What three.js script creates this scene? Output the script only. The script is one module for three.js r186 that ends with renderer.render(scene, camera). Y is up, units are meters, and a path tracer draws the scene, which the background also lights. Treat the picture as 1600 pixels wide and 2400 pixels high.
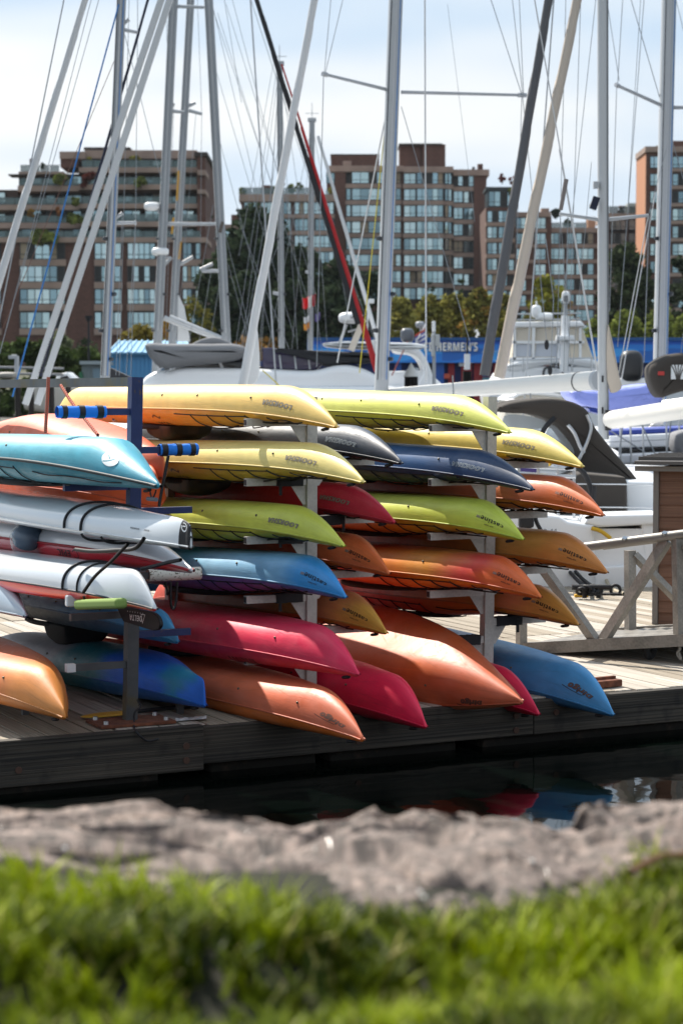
import * as THREE from 'three';
import { mergeGeometries, toCreasedNormals } from 'three/addons/utils/BufferGeometryUtils.js';
import { RoundedBoxGeometry } from 'three/addons/geometries/RoundedBoxGeometry.js';
import { ImprovedNoise } from 'three/addons/math/ImprovedNoise.js';

// ---------- camera, sky, sun, exposure ----------
const W = 1600, H = 2400, F = 4667;                       // photograph size and focal length in its pixels
const scene = new THREE.Scene();
const EYE = new THREE.Vector3(0, 2.39, 0), PITCH = Math.atan(280 / F);
const camera = new THREE.PerspectiveCamera(2 * Math.atan(H / 2 / F) * 180 / Math.PI, W / H, 0.1, 3000);
camera.position.copy(EYE);
camera.rotation.set(-PITCH, 0, 0);
camera.focus = 13.4; camera.userData.fStop = 3.7;
camera.updateMatrixWorld(true);
scene.add(camera);
const renderer = new THREE.WebGLRenderer({ antialias: true });
renderer.toneMapping = THREE.LinearToneMapping;
renderer.toneMappingExposure = 1.70;
renderer.shadowMap.enabled = true;
renderer.setSize(682, 1024);

const SUN = new THREE.Vector3(-0.37, 0.735, -0.57).normalize();
const sun = new THREE.DirectionalLight(new THREE.Color(1.0, 0.93, 0.83), 4.9);
sun.position.copy(SUN).multiplyScalar(120);
sun.castShadow = true; sun.shadow.mapSize.set(4096, 4096);
Object.assign(sun.shadow.camera, { left: -60, right: 60, top: 60, bottom: -60, near: 1, far: 400 });
scene.add(sun, sun.target);

scene.fog = new THREE.FogExp2(new THREE.Color(.80, .87, .93), .00006);
const noise = new ImprovedNoise();
const fbm = (x, y, z, o = 4) => { let s = 0, a = 1, t = 0; for (let i = 0; i < o; i++) { s += a * noise.noise(x, y, z); t += a; a *= .5; x *= 2.03; y *= 2.03; z *= 2.03; } return s / t; };
let seed = 12345;
const rnd = () => { seed = (seed * 1664525 + 1013904223) >>> 0; return seed / 4294967296; };
const rr = (a, b) => a + (b - a) * rnd();
const clamp = (x, a = 0, b = 1) => Math.min(b, Math.max(a, x));
const lerp = (a, b, t) => a + (b - a) * t;
const sstep = (a, b, x) => { const t = clamp((x - a) / (b - a)); return t * t * (3 - 2 * t); };

{ // the sky: thin bright cloud veil with soft blue gaps, brighter towards the sun
  const w = 1024, h = 512, d = new Float32Array(w * h * 4);
  for (let j = 0; j < h; j++) for (let i = 0; i < w; i++) {
    const el = ((j + .5) / h - .5) * Math.PI, az = ((i + .5) / w - .5) * 2 * Math.PI;   // row 0 is the nadir
    const x = Math.cos(el) * Math.cos(az), z = Math.cos(el) * Math.sin(az), y = Math.sin(el);
    const up = Math.max(y, 0);
    const cx = x / (up + .16), cz = z / (up + .16);
    let c = fbm(cx * .55 + 3, cz * 1.5 + .5, 4.2, 6) * .9 + fbm(cx * 1.6, cz * 4.2, 9.1, 4) * .35 + .30;
    c = sstep(.06, .66, c);
    const hz = Math.exp(-up * 6.5);
    c = clamp(c * (1 - hz) + hz * .96 + .10);
    const glow = Math.pow(Math.max(0, x * SUN.x + y * SUN.y + z * SUN.z), 6);
    const blue = [.20 - .08 * up, .36 - .09 * up, .545 - .08 * up];
    const wh = 0.58 + .32 * glow, white = [.955 * wh, .985 * wh, 1.0 * wh];
    const k = (j * w + i) * 4;
    for (let q = 0; q < 3; q++) d[k + q] = lerp(blue[q], white[q], c);
    if (y < 0) { const g = sstep(0, -.12, y); d[k] = lerp(d[k], .10, g); d[k + 1] = lerp(d[k + 1], .11, g); d[k + 2] = lerp(d[k + 2], .11, g); }
    d[k + 3] = 1;
  }
  const t = new THREE.DataTexture(d, w, h, THREE.RGBAFormat, THREE.FloatType);
  t.mapping = THREE.EquirectangularReflectionMapping; t.magFilter = t.minFilter = THREE.LinearFilter; t.wrapS = THREE.RepeatWrapping;
  t.needsUpdate = true;
  scene.background = t; scene.environment = t;
  scene.backgroundIntensity = 1.0; scene.environmentIntensity = 1.0;
}

// ---------- places: pixels of the photograph to points of the marina ----------
function ray(px, py) { return new THREE.Vector3((px - W / 2) / F, -(py - H / 2) / F, -1).applyEuler(camera.rotation); }
const P = (px, py, d) => { const r = ray(px, py); return r.multiplyScalar(d / -r.z).add(EYE); };
const onY = (px, py, y) => { const r = ray(px, py); return r.multiplyScalar((y - EYE.y) / r.y).add(EYE); };
const AX = 26.5 * Math.PI / 180;
const K = new THREE.Vector3(Math.sin(AX), 0, Math.cos(AX)), E = new THREE.Vector3(Math.cos(AX), 0, -Math.sin(AX));   // along the kayaks to their bows, along the dock edge
const DOCK = .30;
const O = onY(473, 1702, DOCK);
const onE = (px, py, e) => { const r = ray(px, py), t = (e - EYE.clone().sub(O).dot(E)) / r.dot(E); return r.multiplyScalar(t).add(EYE); };
const onK = (px, py, k) => { const r = ray(px, py), t = (k - EYE.clone().sub(O).dot(K)) / r.dot(K); return r.multiplyScalar(t).add(EYE); };
const EK = (e, k, y) => new THREE.Vector3(O.x, y, O.z).addScaledVector(E, e).addScaledVector(K, k);

// ---------- names, tags, geometry helpers ----------
const used = new Map();
function numbered(n) { const c = used.get(n) || 0; used.set(n, c + 1); return c ? n + '_' + String(c).padStart(3, '0') : n; }
function tag(o, label, category, group) { o.userData.label = label; if (category) o.userData.category = category; if (group) o.userData.group = group; return o; }
function thing(name, label, category, pos, turn = 0, group) {
  const o = new THREE.Group(); o.name = numbered(name); scene.add(o);
  if (pos) o.position.copy(pos);
  o.rotation.y = turn; return tag(o, label, category, group);
}
function mesh(name, g, m, parent) {
  const o = new THREE.Mesh(g, m); o.name = parent ? name : numbered(name); o.castShadow = o.receiveShadow = true;
  (parent || scene).add(o); return o;
}
const V = (x, y, z) => new THREE.Vector3(x, y, z);
function nrm(g) { g = g.index ? g.toNonIndexed() : g; for (const k of Object.keys(g.attributes)) if (!['position', 'normal', 'uv'].includes(k)) g.deleteAttribute(k);
  if (!g.attributes.uv) g.setAttribute('uv', new THREE.BufferAttribute(new Float32Array(g.attributes.position.count * 2), 2)); return g; }
class MB {                                                 // collects geometries in world (or local) coordinates and merges them into one mesh
  constructor() { this.g = []; }
  add(g, m) { g = nrm(g); if (m) g.applyMatrix4(m); this.g.push(g); return this; }
  box(c, sx, sy, sz, ry = 0, r = 0) { const g = r ? new RoundedBoxGeometry(sx, sy, sz, 1, r) : new THREE.BoxGeometry(sx, sy, sz); boxUV(g, sx, sy, sz); g.rotateY(ry); g.translate(c.x, c.y, c.z); return this.add(g); }
  beam(a, b, w, h, up = V(0, 1, 0)) { this.add(beamG(a, b, w, h, up)); return this; }
  tube(pts, r, rad = 6, seg) { const c = new THREE.CatmullRomCurve3(pts); return this.add(new THREE.TubeGeometry(c, seg || Math.max(2, pts.length * 3), r, rad)); }
  cyl(a, b, r0, r1 = r0, rad = 10) { return this.add(cylG(a, b, r0, r1, rad)); }
  local(name, mat, parent) { return mesh(name, this.g.length > 1 ? mergeGeometries(this.g) : this.g[0], mat, parent); }
  build(name, mat, parent) { if (!this.g.length) return null; const g = this.g.length > 1 ? mergeGeometries(this.g) : this.g[0];
    if (parent && parent.isGroup && !parent.userData.world) g.applyMatrix4(inv(parent)); return mesh(name, g, mat, parent); }
}
function inv(o) { const m = new THREE.Matrix4(); let p = o; const ch = []; while (p && p !== scene) { ch.unshift(p); p = p.parent; } for (const q of ch) { q.updateMatrix(); m.multiply(q.matrix); } return m.invert(); }
function boxUV(g, sx, sy, sz) { const n = g.attributes.normal, p = g.attributes.position, u = g.attributes.uv; for (let i = 0; i < p.count; i++) { const ax = Math.abs(n.getX(i)), ay = Math.abs(n.getY(i)), az = Math.abs(n.getZ(i)); if (ax > ay && ax > az) u.setXY(i, p.getZ(i), p.getY(i)); else if (ay > az) u.setXY(i, p.getX(i), p.getZ(i)); else u.setXY(i, p.getX(i), p.getY(i)); } }
function beamG(a, b, w, h, up = V(0, 1, 0)) { const d = b.clone().sub(a), L = d.length(); d.normalize(); const s = new THREE.Vector3().crossVectors(up, d).normalize(), u = new THREE.Vector3().crossVectors(d, s);
  const g = new THREE.BoxGeometry(w, h, L); boxUV(g, w, h, L); g.applyMatrix4(new THREE.Matrix4().makeBasis(s, u, d).setPosition(a.clone().add(b).multiplyScalar(.5))); return g; }
function cylG(a, b, r0, r1 = r0, rad = 10) { const d = b.clone().sub(a), L = d.length(); const g = new THREE.CylinderGeometry(r1, r0, L, rad, 1); g.applyQuaternion(new THREE.Quaternion().setFromUnitVectors(V(0, 1, 0), d.normalize())); const m = a.clone().add(b).multiplyScalar(.5); g.translate(m.x, m.y, m.z); return g; }
function grid(nu, nv, fn, col) {                           // indexed sheet from fn(u,v) -> Vector3
  const pos = [], uv = [], idx = [], cs = [];
  for (let j = 0; j <= nv; j++) for (let i = 0; i <= nu; i++) { const q = fn(i / nu, j / nv); pos.push(q.x, q.y, q.z); uv.push(q.u ?? i / nu, q.v ?? j / nv); if (col) { const c = col(i / nu, j / nv, q); cs.push(c.r, c.g, c.b); } }
  for (let j = 0; j < nv; j++) for (let i = 0; i < nu; i++) { const a = j * (nu + 1) + i, b = a + 1, c = a + nu + 1, d = c + 1; idx.push(a, c, b, b, c, d); }
  const g = new THREE.BufferGeometry(); g.setAttribute('position', new THREE.Float32BufferAttribute(pos, 3)); g.setAttribute('uv', new THREE.Float32BufferAttribute(uv, 2));
  if (col) g.setAttribute('color', new THREE.Float32BufferAttribute(cs, 3)); g.setIndex(idx); g.computeVertexNormals(); return g;
}

// ---------- textures and materials ----------
function dataTex(n, m, fn, srgb, rx = 1, ry = 1) {
  const d = new Uint8Array(n * m * 4);
  for (let j = 0; j < m; j++) for (let i = 0; i < n; i++) { const c = fn(i / n, j / m); const k = (j * n + i) * 4; for (let q = 0; q < 3; q++) d[k + q] = clamp(Array.isArray(c) ? c[q] : c) * 255; d[k + 3] = 255; }
  const t = new THREE.DataTexture(d, n, m); t.wrapS = t.wrapT = THREE.RepeatWrapping; t.magFilter = THREE.LinearFilter; t.minFilter = THREE.LinearMipmapLinearFilter; t.generateMipmaps = true;
  if (srgb) t.colorSpace = THREE.SRGBColorSpace; t.repeat.set(rx, ry); t.needsUpdate = true; return t;
}
const tn = (u, v, f, z, o = 4) => {                        // tiling noise
  const a = u, b = v, n = (x, y) => fbm(x * f, y * f, z, o);
  return n(a, b) * (1 - a) * (1 - b) + n(a - 1, b) * a * (1 - b) + n(a, b - 1) * (1 - a) * b + n(a - 1, b - 1) * a * b;
};
const scr = (() => { // scratches and scuffs of rotomoulded plastic
  const n = 512, a = new Float32Array(n * n).fill(.5);
  for (let k = 0; k < 420; k++) { let x = rnd() * n, y = rnd() * n; const an = (rnd() - .5) * .5, L = 20 + rnd() * 160, s = rr(-.35, .3); for (let t = 0; t < L; t++) { const i = ((x | 0) % n + n) % n, j = ((y | 0) % n + n) % n; const w = s * Math.sin(Math.PI * t / L); a[j * n + i] += w; if (k % 3 === 0) { a[((j + 1) % n) * n + i] += w * .8; a[((j + 2) % n) * n + i] += w * .5; } x += Math.cos(an); y += Math.sin(an); } }
  return a;
})();
const plasticRough = dataTex(512, 512, (u, v) => { const s = scr[((v * 512) | 0) * 512 + ((u * 512) | 0)]; return [0, clamp(.52 + .22 * tn(u, v, 7, 1.5) + .18 * tn(u, v, 26, 3.5, 2) + (s - .5) * .5, .2, .9), 0]; }, false, .9, .9);
const plasticBump = dataTex(512, 512, (u, v) => { const s = scr[((v * 512) | 0) * 512 + ((u * 512) | 0)]; return .5 + .35 * tn(u, v, 5, 7.7, 3) + .10 * tn(u, v, 40, 1.1, 2) + (s - .5) * .35; }, false, .9, .9);
const std = (color, roughness = .6, metalness = 0, extra = {}) => new THREE.MeshStandardMaterial({ color: new THREE.Color(color), roughness, metalness, side: THREE.DoubleSide, ...extra });
const plasticMap = dataTex(1024, 512, (u, v) => { const s = scr[((v * 512) | 0) * 512 + ((u * 512) | 0)] - .5, m = tn(u, v, 4, 21.5, 5), f = tn(u, v, 18, 4.2, 3), st = tn(u, v * 6 % 1, 5, 31.2, 4), k = clamp(.87 + .22 * m + .16 * f + .18 * st + s * .34, .5, 1); return [k, k, clamp(k * 1.01)]; }, false, .55, .55);
const mKayak = new THREE.MeshPhysicalMaterial({ map: plasticMap, vertexColors: true, roughness: 1, roughnessMap: plasticRough, bumpMap: plasticBump, bumpScale: .0022, side: THREE.DoubleSide, ior: 1.5 });
const mGloss = new THREE.MeshPhysicalMaterial({ vertexColors: true, roughness: .28, bumpMap: plasticBump, bumpScale: .0006, clearcoat: .6, clearcoatRoughness: .12, side: THREE.DoubleSide });
const alBump = dataTex(256, 256, (u, v) => .5 + .5 * tn(u, v * .15, 30, 2.2, 3) + .2 * tn(u, v, 6, 3), false, 2, 2);
const alCol = dataTex(256, 256, (u, v) => { const s = .74 + .16 * tn(u, v, 5, 4.4, 5) + .08 * tn(u, v, 40, 9, 2); return [s, s * .985, s * .955]; }, true, 1.3, 1.3);
const alRough = dataTex(256, 256, (u, v) => [0, .48 + .3 * tn(u, v, 6, 14.4, 4), .5], false, 1.3, 1.3);
const mAlu = new THREE.MeshStandardMaterial({ map: alCol, roughnessMap: alRough, roughness: 1, metalness: .25, bumpMap: alBump, bumpScale: .0006, side: THREE.DoubleSide });
const gwCol = dataTex(256, 256, (u, v) => { const s = .54 + .18 * tn(u, v, 5, 4.4, 5) + .10 * tn(u, v, 40, 9, 2); return [s, s * .97, s * .925]; }, true, 1.3, 1.3);
const mAluG = new THREE.MeshStandardMaterial({ map: gwCol, roughnessMap: alRough, roughness: 1, metalness: .3, bumpMap: alBump, bumpScale: .0008, side: THREE.DoubleSide });
const ruCol = dataTex(256, 256, (u, v) => { const b = tn(u, v, 6, 2.4, 5), r = sstep(.24, .42, tn(u, v, 9, 7.4, 5)); const base = [.030 + .03 * b, .065 + .04 * b, .20 + .07 * b]; const rust = [.20, .12, .08]; return base.map((c, q) => Math.pow(lerp(c, rust[q], r), 1 / 1.6)); }, true, 1.7, 1.7);
const mBlue = new THREE.MeshStandardMaterial({ map: ruCol, roughness: .5, metalness: .1, bumpMap: alBump, bumpScale: .001, side: THREE.DoubleSide });
const oldCol = dataTex(256, 512, (u, v) => { const b = tn(u, v, 7, 3.4, 5), r = sstep(.0, .3, tn(u, v, 5, 8.4, 5)); const base = [.30 + .1 * b, .31 + .1 * b, .32 + .1 * b], rust = [.36, .31, .20]; return base.map((c, q) => lerp(c, rust[q], r * .8)); }, true, 1.1, 1.1);
const mOldSteel = new THREE.MeshStandardMaterial({ map: oldCol, roughness: .55, metalness: .2, bumpMap: alBump, bumpScale: .001, side: THREE.DoubleSide });
const rustCol = dataTex(256, 256, (u, v) => { const b = tn(u, v, 10, 3.4, 5); return [.40 + .3 * b, .235 + .2 * b, .165 + .15 * b]; }, true, 2, 2);
const mRust = std('#ffffff', .95, 0, { map: rustCol, bumpMap: rustCol, bumpScale: .004 });
const mBlack = std('#15151a', .65), mRubber = std('#1c1d20', .85), mCord = std('#101114', .7), mWhiteP = std('#dfe2e4', .4), mSteel = std('#b9bcc0', .3, .8);
const woodT = (c0, c1, gap, z) => dataTex(256, 1024, (u, v) => { const g = fbm(u * 34, v * 2.2, z, 4), l = tn(u, v, 3, z + 5, 4), st = sstep(.25, .6, fbm(u * 60, v * 1.1, z + 9, 3)), k = clamp(.55 + .55 * g + .35 * l); return c0.map((a, q) => lerp(a, c1[q], k) * (1 - .5 * st)); }, true, 1, .4);
const woodTs = [0, 1, 2].map((i) => woodT([.46, .43, .39], [.84, .81, .765], 0, 3.3 + i * 7.1));
const woodB = dataTex(256, 1024, (u, v) => .5 + .5 * fbm(u * 34, v * 2.2, 3.3, 4) - .5 * sstep(.2, .5, fbm(u * 60, v * 1.1, 12.3, 3)), false, 1, .4);
const mPlank = woodTs.flatMap((t, i) => ['#ffffff', '#d8d2c8'].map((c) => std(c, .85, 0, { map: t, bumpMap: woodB, bumpScale: .006 })));
const darkWood = dataTex(256, 1024, (u, v) => { const g = fbm(u * 30, v * 2, 41.3, 5), l = tn(u, v, 4, 46, 5), st = sstep(.12, .4, fbm(u * 50, v * 1.3, 50.3, 4)), drip = sstep(.1, .5, fbm(u * 2.2, v * 26, 61.1, 4)), k = clamp(.46 + .55 * g + .6 * l); const c = [lerp(.07, .38, k), lerp(.062, .345, k), lerp(.056, .30, k)]; return c.map((a) => a * (1 - .55 * st) * (1 - .45 * drip)); }, true, 1, .4);
const mFascia = std('#ffffff', .8, 0, { map: darkWood, bumpMap: woodB, bumpScale: .008 });
// ---------- water, lake bed of the basin, bank ----------
{
  const wn = dataTex(512, 512, (u, v) => .5 + .35 * tn(u, v, 5, 1.2, 3) + .12 * tn(u, v, 19, 4.2, 2), false, .22, .22);
  const g = new THREE.PlaneGeometry(900, 900, 1, 1); g.rotateX(-Math.PI / 2);
  const uv = g.attributes.uv; for (let i = 0; i < uv.count; i++) uv.setXY(i, uv.getX(i) * 900, uv.getY(i) * 900);
  const m = new THREE.MeshPhysicalMaterial({ color: new THREE.Color(.0012, .0026, .002), roughness: .035, ior: 1.33, specularIntensity: .6, bumpMap: wn, bumpScale: .012 });
  const w = mesh('water', g, m); w.position.set(0, 0, -250 - 200); w.userData.kind = 'structure';
  w.position.set(0, -.02, -445); // reaches from the near bank to the far quay and beyond
}
// ---------- dock ----------
{
  const dock = thing('dock', 'weathered timber dock with dark edge beams that the kayak racks stand on', 'dock', EK(0, 0, 0), AX);
  // local frame: x along the edge, z towards the water
  const loc = (x, y, z) => V(x, y, z);
  const PW = .148, x0 = -2.6, x1 = 12.2; let i = 0;
  const segs = [[-.06, -3.05], [-3.06, -6.1], [-6.11, -8.1]];
  for (let x = x0; x < x1; x += PW) {
    for (const [a, b] of segs) {
      const w = PW - rr(.008, .018), L = a - b - rr(.004, .012), jit = (a > -1 ? rr(-.03, .012) : 0);
      const g = new RoundedBoxGeometry(w, .038, L, 1, .005); const off = rnd() * 5, ox = rnd();
      const p = g.attributes.position, u = g.attributes.uv; for (let q = 0; q < p.count; q++) u.setXY(q, p.getX(q) / .3 + ox, p.getZ(q) + off);
      const o = mesh('plank', g, mPlank[(rnd() * 6) | 0], dock); o.position.set(x + PW / 2, DOCK - .019 + rr(-.004, .003), (a + b) / 2 + jit); o.rotation.y = rr(-.002, .002); o.rotation.z = rr(-.012, .012); i++;
    }
  }
  const mBoltD = std('#4a342b', .9);
  // edge beams
  const fb = [[-3.0, .0, .285], [.004, 2.44, .235], [2.445, 6.6, .235], [6.605, 12.2, .235]];
  fb.forEach(([a, b, h], q) => { const g = new RoundedBoxGeometry(b - a, h, .075, 1, .008); const p = g.attributes.position, u = g.attributes.uv; for (let s = 0; s < p.count; s++) u.setXY(s, p.getY(s) / .5 + q * .37, p.getX(s) * .5 + q * .2);
    const o = mesh('edge_beam', g, mFascia, dock); o.position.set((a + b) / 2, DOCK - h / 2 - (q ? .006 : -.012), -.0375 + (q ? 0 : .035)); });
  { for (const [x, y] of [[-.12, .19], [-.12, .10], [-1.2, .13], [1.1, .12], [2.3, .2], [2.3, .1], [2.62, .2], [4.2, .12]]) { const g = new THREE.CylinderGeometry(.022, .022, .014, 10); g.rotateX(Math.PI / 2); g.translate(x, y, x < 0 ? .036 : .003); mesh('bolt', g, mBoltD, dock); } }
  // floats below
  const conc = dataTex(256, 256, (u, v) => { const b = tn(u, v, 8, 3.4, 5), m = sstep(-.1, .25, b + (.45 - v) * 1.2); return [lerp(.42, .13, m) + .2 * b, lerp(.37, .11, m) + .2 * b, lerp(.31, .075, m) + .15 * b]; }, true, 1.3, 1.3);
  const mConc = std('#9a8f84', .9, 0, { map: conc, bumpMap: conc, bumpScale: .03 });
  for (const [a, b] of [[-3, -.28], [.1, .85], [.95, 1.9], [2.1, 4.2], [4.5, 7], [7.4, 12]]) { const g = new RoundedBoxGeometry(b - a, .5, 1.1, 1, .02); boxUV(g, 1, 1, 1); const o = mesh('float_block', g, mConc, dock); o.position.set((a + b) / 2, -.21, -.66 + (a < 0 ? .09 : 0)); }
  { const b = new MB(); b.box(V(4.7, DOCK - .14, -4.2), 14.6, .16, 7.8); b.local('joist_frame', mFascia, dock); }
  // rusty base plates and bracket
  const plate = thing('base_plate', 'rusty steel base plate under the blue rack post at the dock edge', 'plate', EK(-.36, -.30, DOCK + .012), AX);
  { const g = new RoundedBoxGeometry(.50, .02, .30, 1, .004); boxUV(g); mesh('plate', g, mRust, plate); for (const x of [-.2, .2]) for (const z of [-.1, .1]) { const c = new THREE.CylinderGeometry(.016, .018, .022, 6); c.translate(x, .02, z); mesh('bolt', c, mSteel, plate); } }
  const br = thing('steel_bracket', 'rusty angle bracket lying on the dock right of the blue kayak bow', 'bracket', onY(1405, 1603, DOCK + .03), AX + .1);
  { const b = new MB(); b.box(V(0, 0, 0), .34, .05, .09, 0, .008); b.box(V(.02, .03, -.03), .28, .03, .03, 0, .004); b.local('bar', mRust, br); }
}

// ---------- lettering ----------
const mkCanvas = (w, h) => { const c = document.createElement('canvas'); c.width = w; c.height = h; return c; };
function textTex(draw, w, h) { const c = mkCanvas(w, h), x = c.getContext('2d'); x.clearRect(0, 0, w, h); draw(x, w, h); const t = new THREE.CanvasTexture(c); t.colorSpace = THREE.SRGBColorSpace; t.anisotropy = 4; return t; }
const texCache = new Map();
function printMat(key, draw, w, h) { if (!texCache.has(key)) { const t = textTex(draw, w, h); texCache.set(key, new THREE.MeshStandardMaterial({ map: t, transparent: true, alphaTest: .0, roughness: .5, side: THREE.DoubleSide })); } return texCache.get(key); }
const word = (txt, font, fill, stroke, sw = 3, skew = 0, fx = 1) => (x, w, h) => { x.save(); x.translate(w / 2, h / 2); x.transform(fx, 0, skew, 1, 0, 0); x.font = font; x.textAlign = 'center'; x.textBaseline = 'middle'; if (stroke) { x.lineWidth = sw; x.strokeStyle = stroke; x.strokeText(txt, 0, 0); } if (fill) { x.fillStyle = fill; x.fillText(txt, 0, 0); } x.restore(); };
const PRINTS = {
  looksha: ['looksha', word('LOOKSHA', 'bold 58px sans-serif', 'rgba(150,140,120,0.9)', '#3a3a44', 4, -.25, 1.05), 360, 72],
  lookshaDark: ['lookshaD', word('LOOKSHA', 'bold 58px sans-serif', 'rgba(90,100,112,0.55)', '#aab4bc', 3, -.25, 1.05), 360, 72],
  castine: ['castine', (x, w, h) => { word('castine', 'bold 68px sans-serif', '#1d1a1c', null, 0, 0, 1.15)(x, w, h * 1.14); x.fillStyle = '#3c3230'; x.font = 'bold 20px sans-serif'; x.fillText('OLD TOWN', w * .42, h * .13); x.fillStyle = 'rgba(140,130,120,.6)'; x.fillRect(w * .86, h * .45, w * .12, h * .22); }, 384, 112],
  dirigo: ['dirigo', (x, w, h) => { word('Dirigo', 'italic bold 64px sans-serif', 'rgba(150,110,90,.6)', '#2c2a2c', 5, -.2, 1.2)(x, w, h); x.strokeStyle = '#2c2a2c'; x.lineWidth = 5; x.beginPath(); x.moveTo(w * .45, h * .12); x.quadraticCurveTo(w * .75, h * .1, w * .98, h * .3); x.stroke(); }, 352, 96],
  necky: ['necky', (x, w, h) => { word('N E C K Y', 'bold 40px sans-serif', '#3a2a14', null)(x, w, h * .8); x.strokeStyle = 'rgba(110,85,50,.8)'; x.lineWidth = 8; x.beginPath(); x.moveTo(w * .3, h * .85); x.bezierCurveTo(w * .45, h * .55, w * .5, h * 1.1, w * .72, h * .78); x.stroke(); }, 256, 96],
  oldtown: ['oldtown', word('Old Town', 'italic bold 60px serif', 'rgba(120,30,20,.2)', '#d9b49a', 2.5, 0, 1), 300, 84],
  manitou: ['manitou', word('MANITOU S', 'bold 44px sans-serif', 'rgba(160,60,60,.5)', '#7a2030', 2.5, 0, 1), 320, 64],
  sundolphin: ['sundolphin', (x, w, h) => { word('sundolphin', 'bold 54px sans-serif', '#f4f0ea', '#121212', 9)(x, w * .92, h); x.strokeStyle = '#f4f0ea'; x.lineWidth = 6; x.beginPath(); x.moveTo(w * .9, h * .8); x.quadraticCurveTo(w * .93, h * .35, w * .99, h * .25); x.moveTo(w * .93, h * .5); x.lineTo(w * .98, h * .75); x.stroke(); }, 400, 84],
  delta: ['delta', (x, w, h) => { word('DELTA', 'bold 60px sans-serif', '#e8eaec', null, 0, -.15)(x, w * .9, h); x.strokeStyle = '#e8eaec'; x.lineWidth = 6; x.beginPath(); x.moveTo(w * .02, h * .85); x.lineTo(w * .14, h * .2); x.lineTo(w * .2, h * .85); x.closePath(); x.stroke(); x.fillStyle = '#d0d2d4'; for (let i = 0; i < 7; i++) x.fillRect(w * (.1 + i * .12), h * .88, 8, 10); }, 300, 96],
  epic: ['epic', (x, w, h) => { x.strokeStyle = '#23252a'; x.lineWidth = 7; x.beginPath(); x.ellipse(w * .12, h * .5, w * .1, h * .34, 0, .4, 5.6); x.stroke(); word('EPIC', 'bold 62px sans-serif', '#2a2226', null, 0, -.1, 1.3)(x, w * 1.15, h); }, 320, 90],
  capLogo: ['capLogo', (x, w, h) => { x.strokeStyle = '#eceff2'; x.lineWidth = 9; x.beginPath(); x.ellipse(w / 2, h / 2, w * .4, h * .32, .4, .5, 5.9); x.stroke(); x.beginPath(); x.moveTo(w * .3, h * .55); x.lineTo(w * .72, h * .5); x.stroke(); }, 96, 96],
  sticker: ['sticker', (x, w, h) => { x.fillStyle = '#e6ecee'; x.beginPath(); x.arc(w / 2, h / 2, w * .46, 0, 7); x.fill(); x.strokeStyle = '#3b8294'; x.lineWidth = 9; x.beginPath(); x.moveTo(w * .25, h * .75); x.quadraticCurveTo(w * .4, h * .35, w * .8, h * .2); x.moveTo(w * .5, h * .5); x.lineTo(w * .72, h * .7); x.stroke(); }, 128, 128],
  smallprint: ['smallprint', (x, w, h) => { x.fillStyle = '#6b7077'; for (let i = 0; i < 4; i++) x.fillRect(10 + i * 9, h * .4, 6, h * .2); for (let i = 0; i < 7; i++) x.fillRect(80 + i * 9, h * .42, 6, h * .18); }, 160, 48],
};

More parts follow.
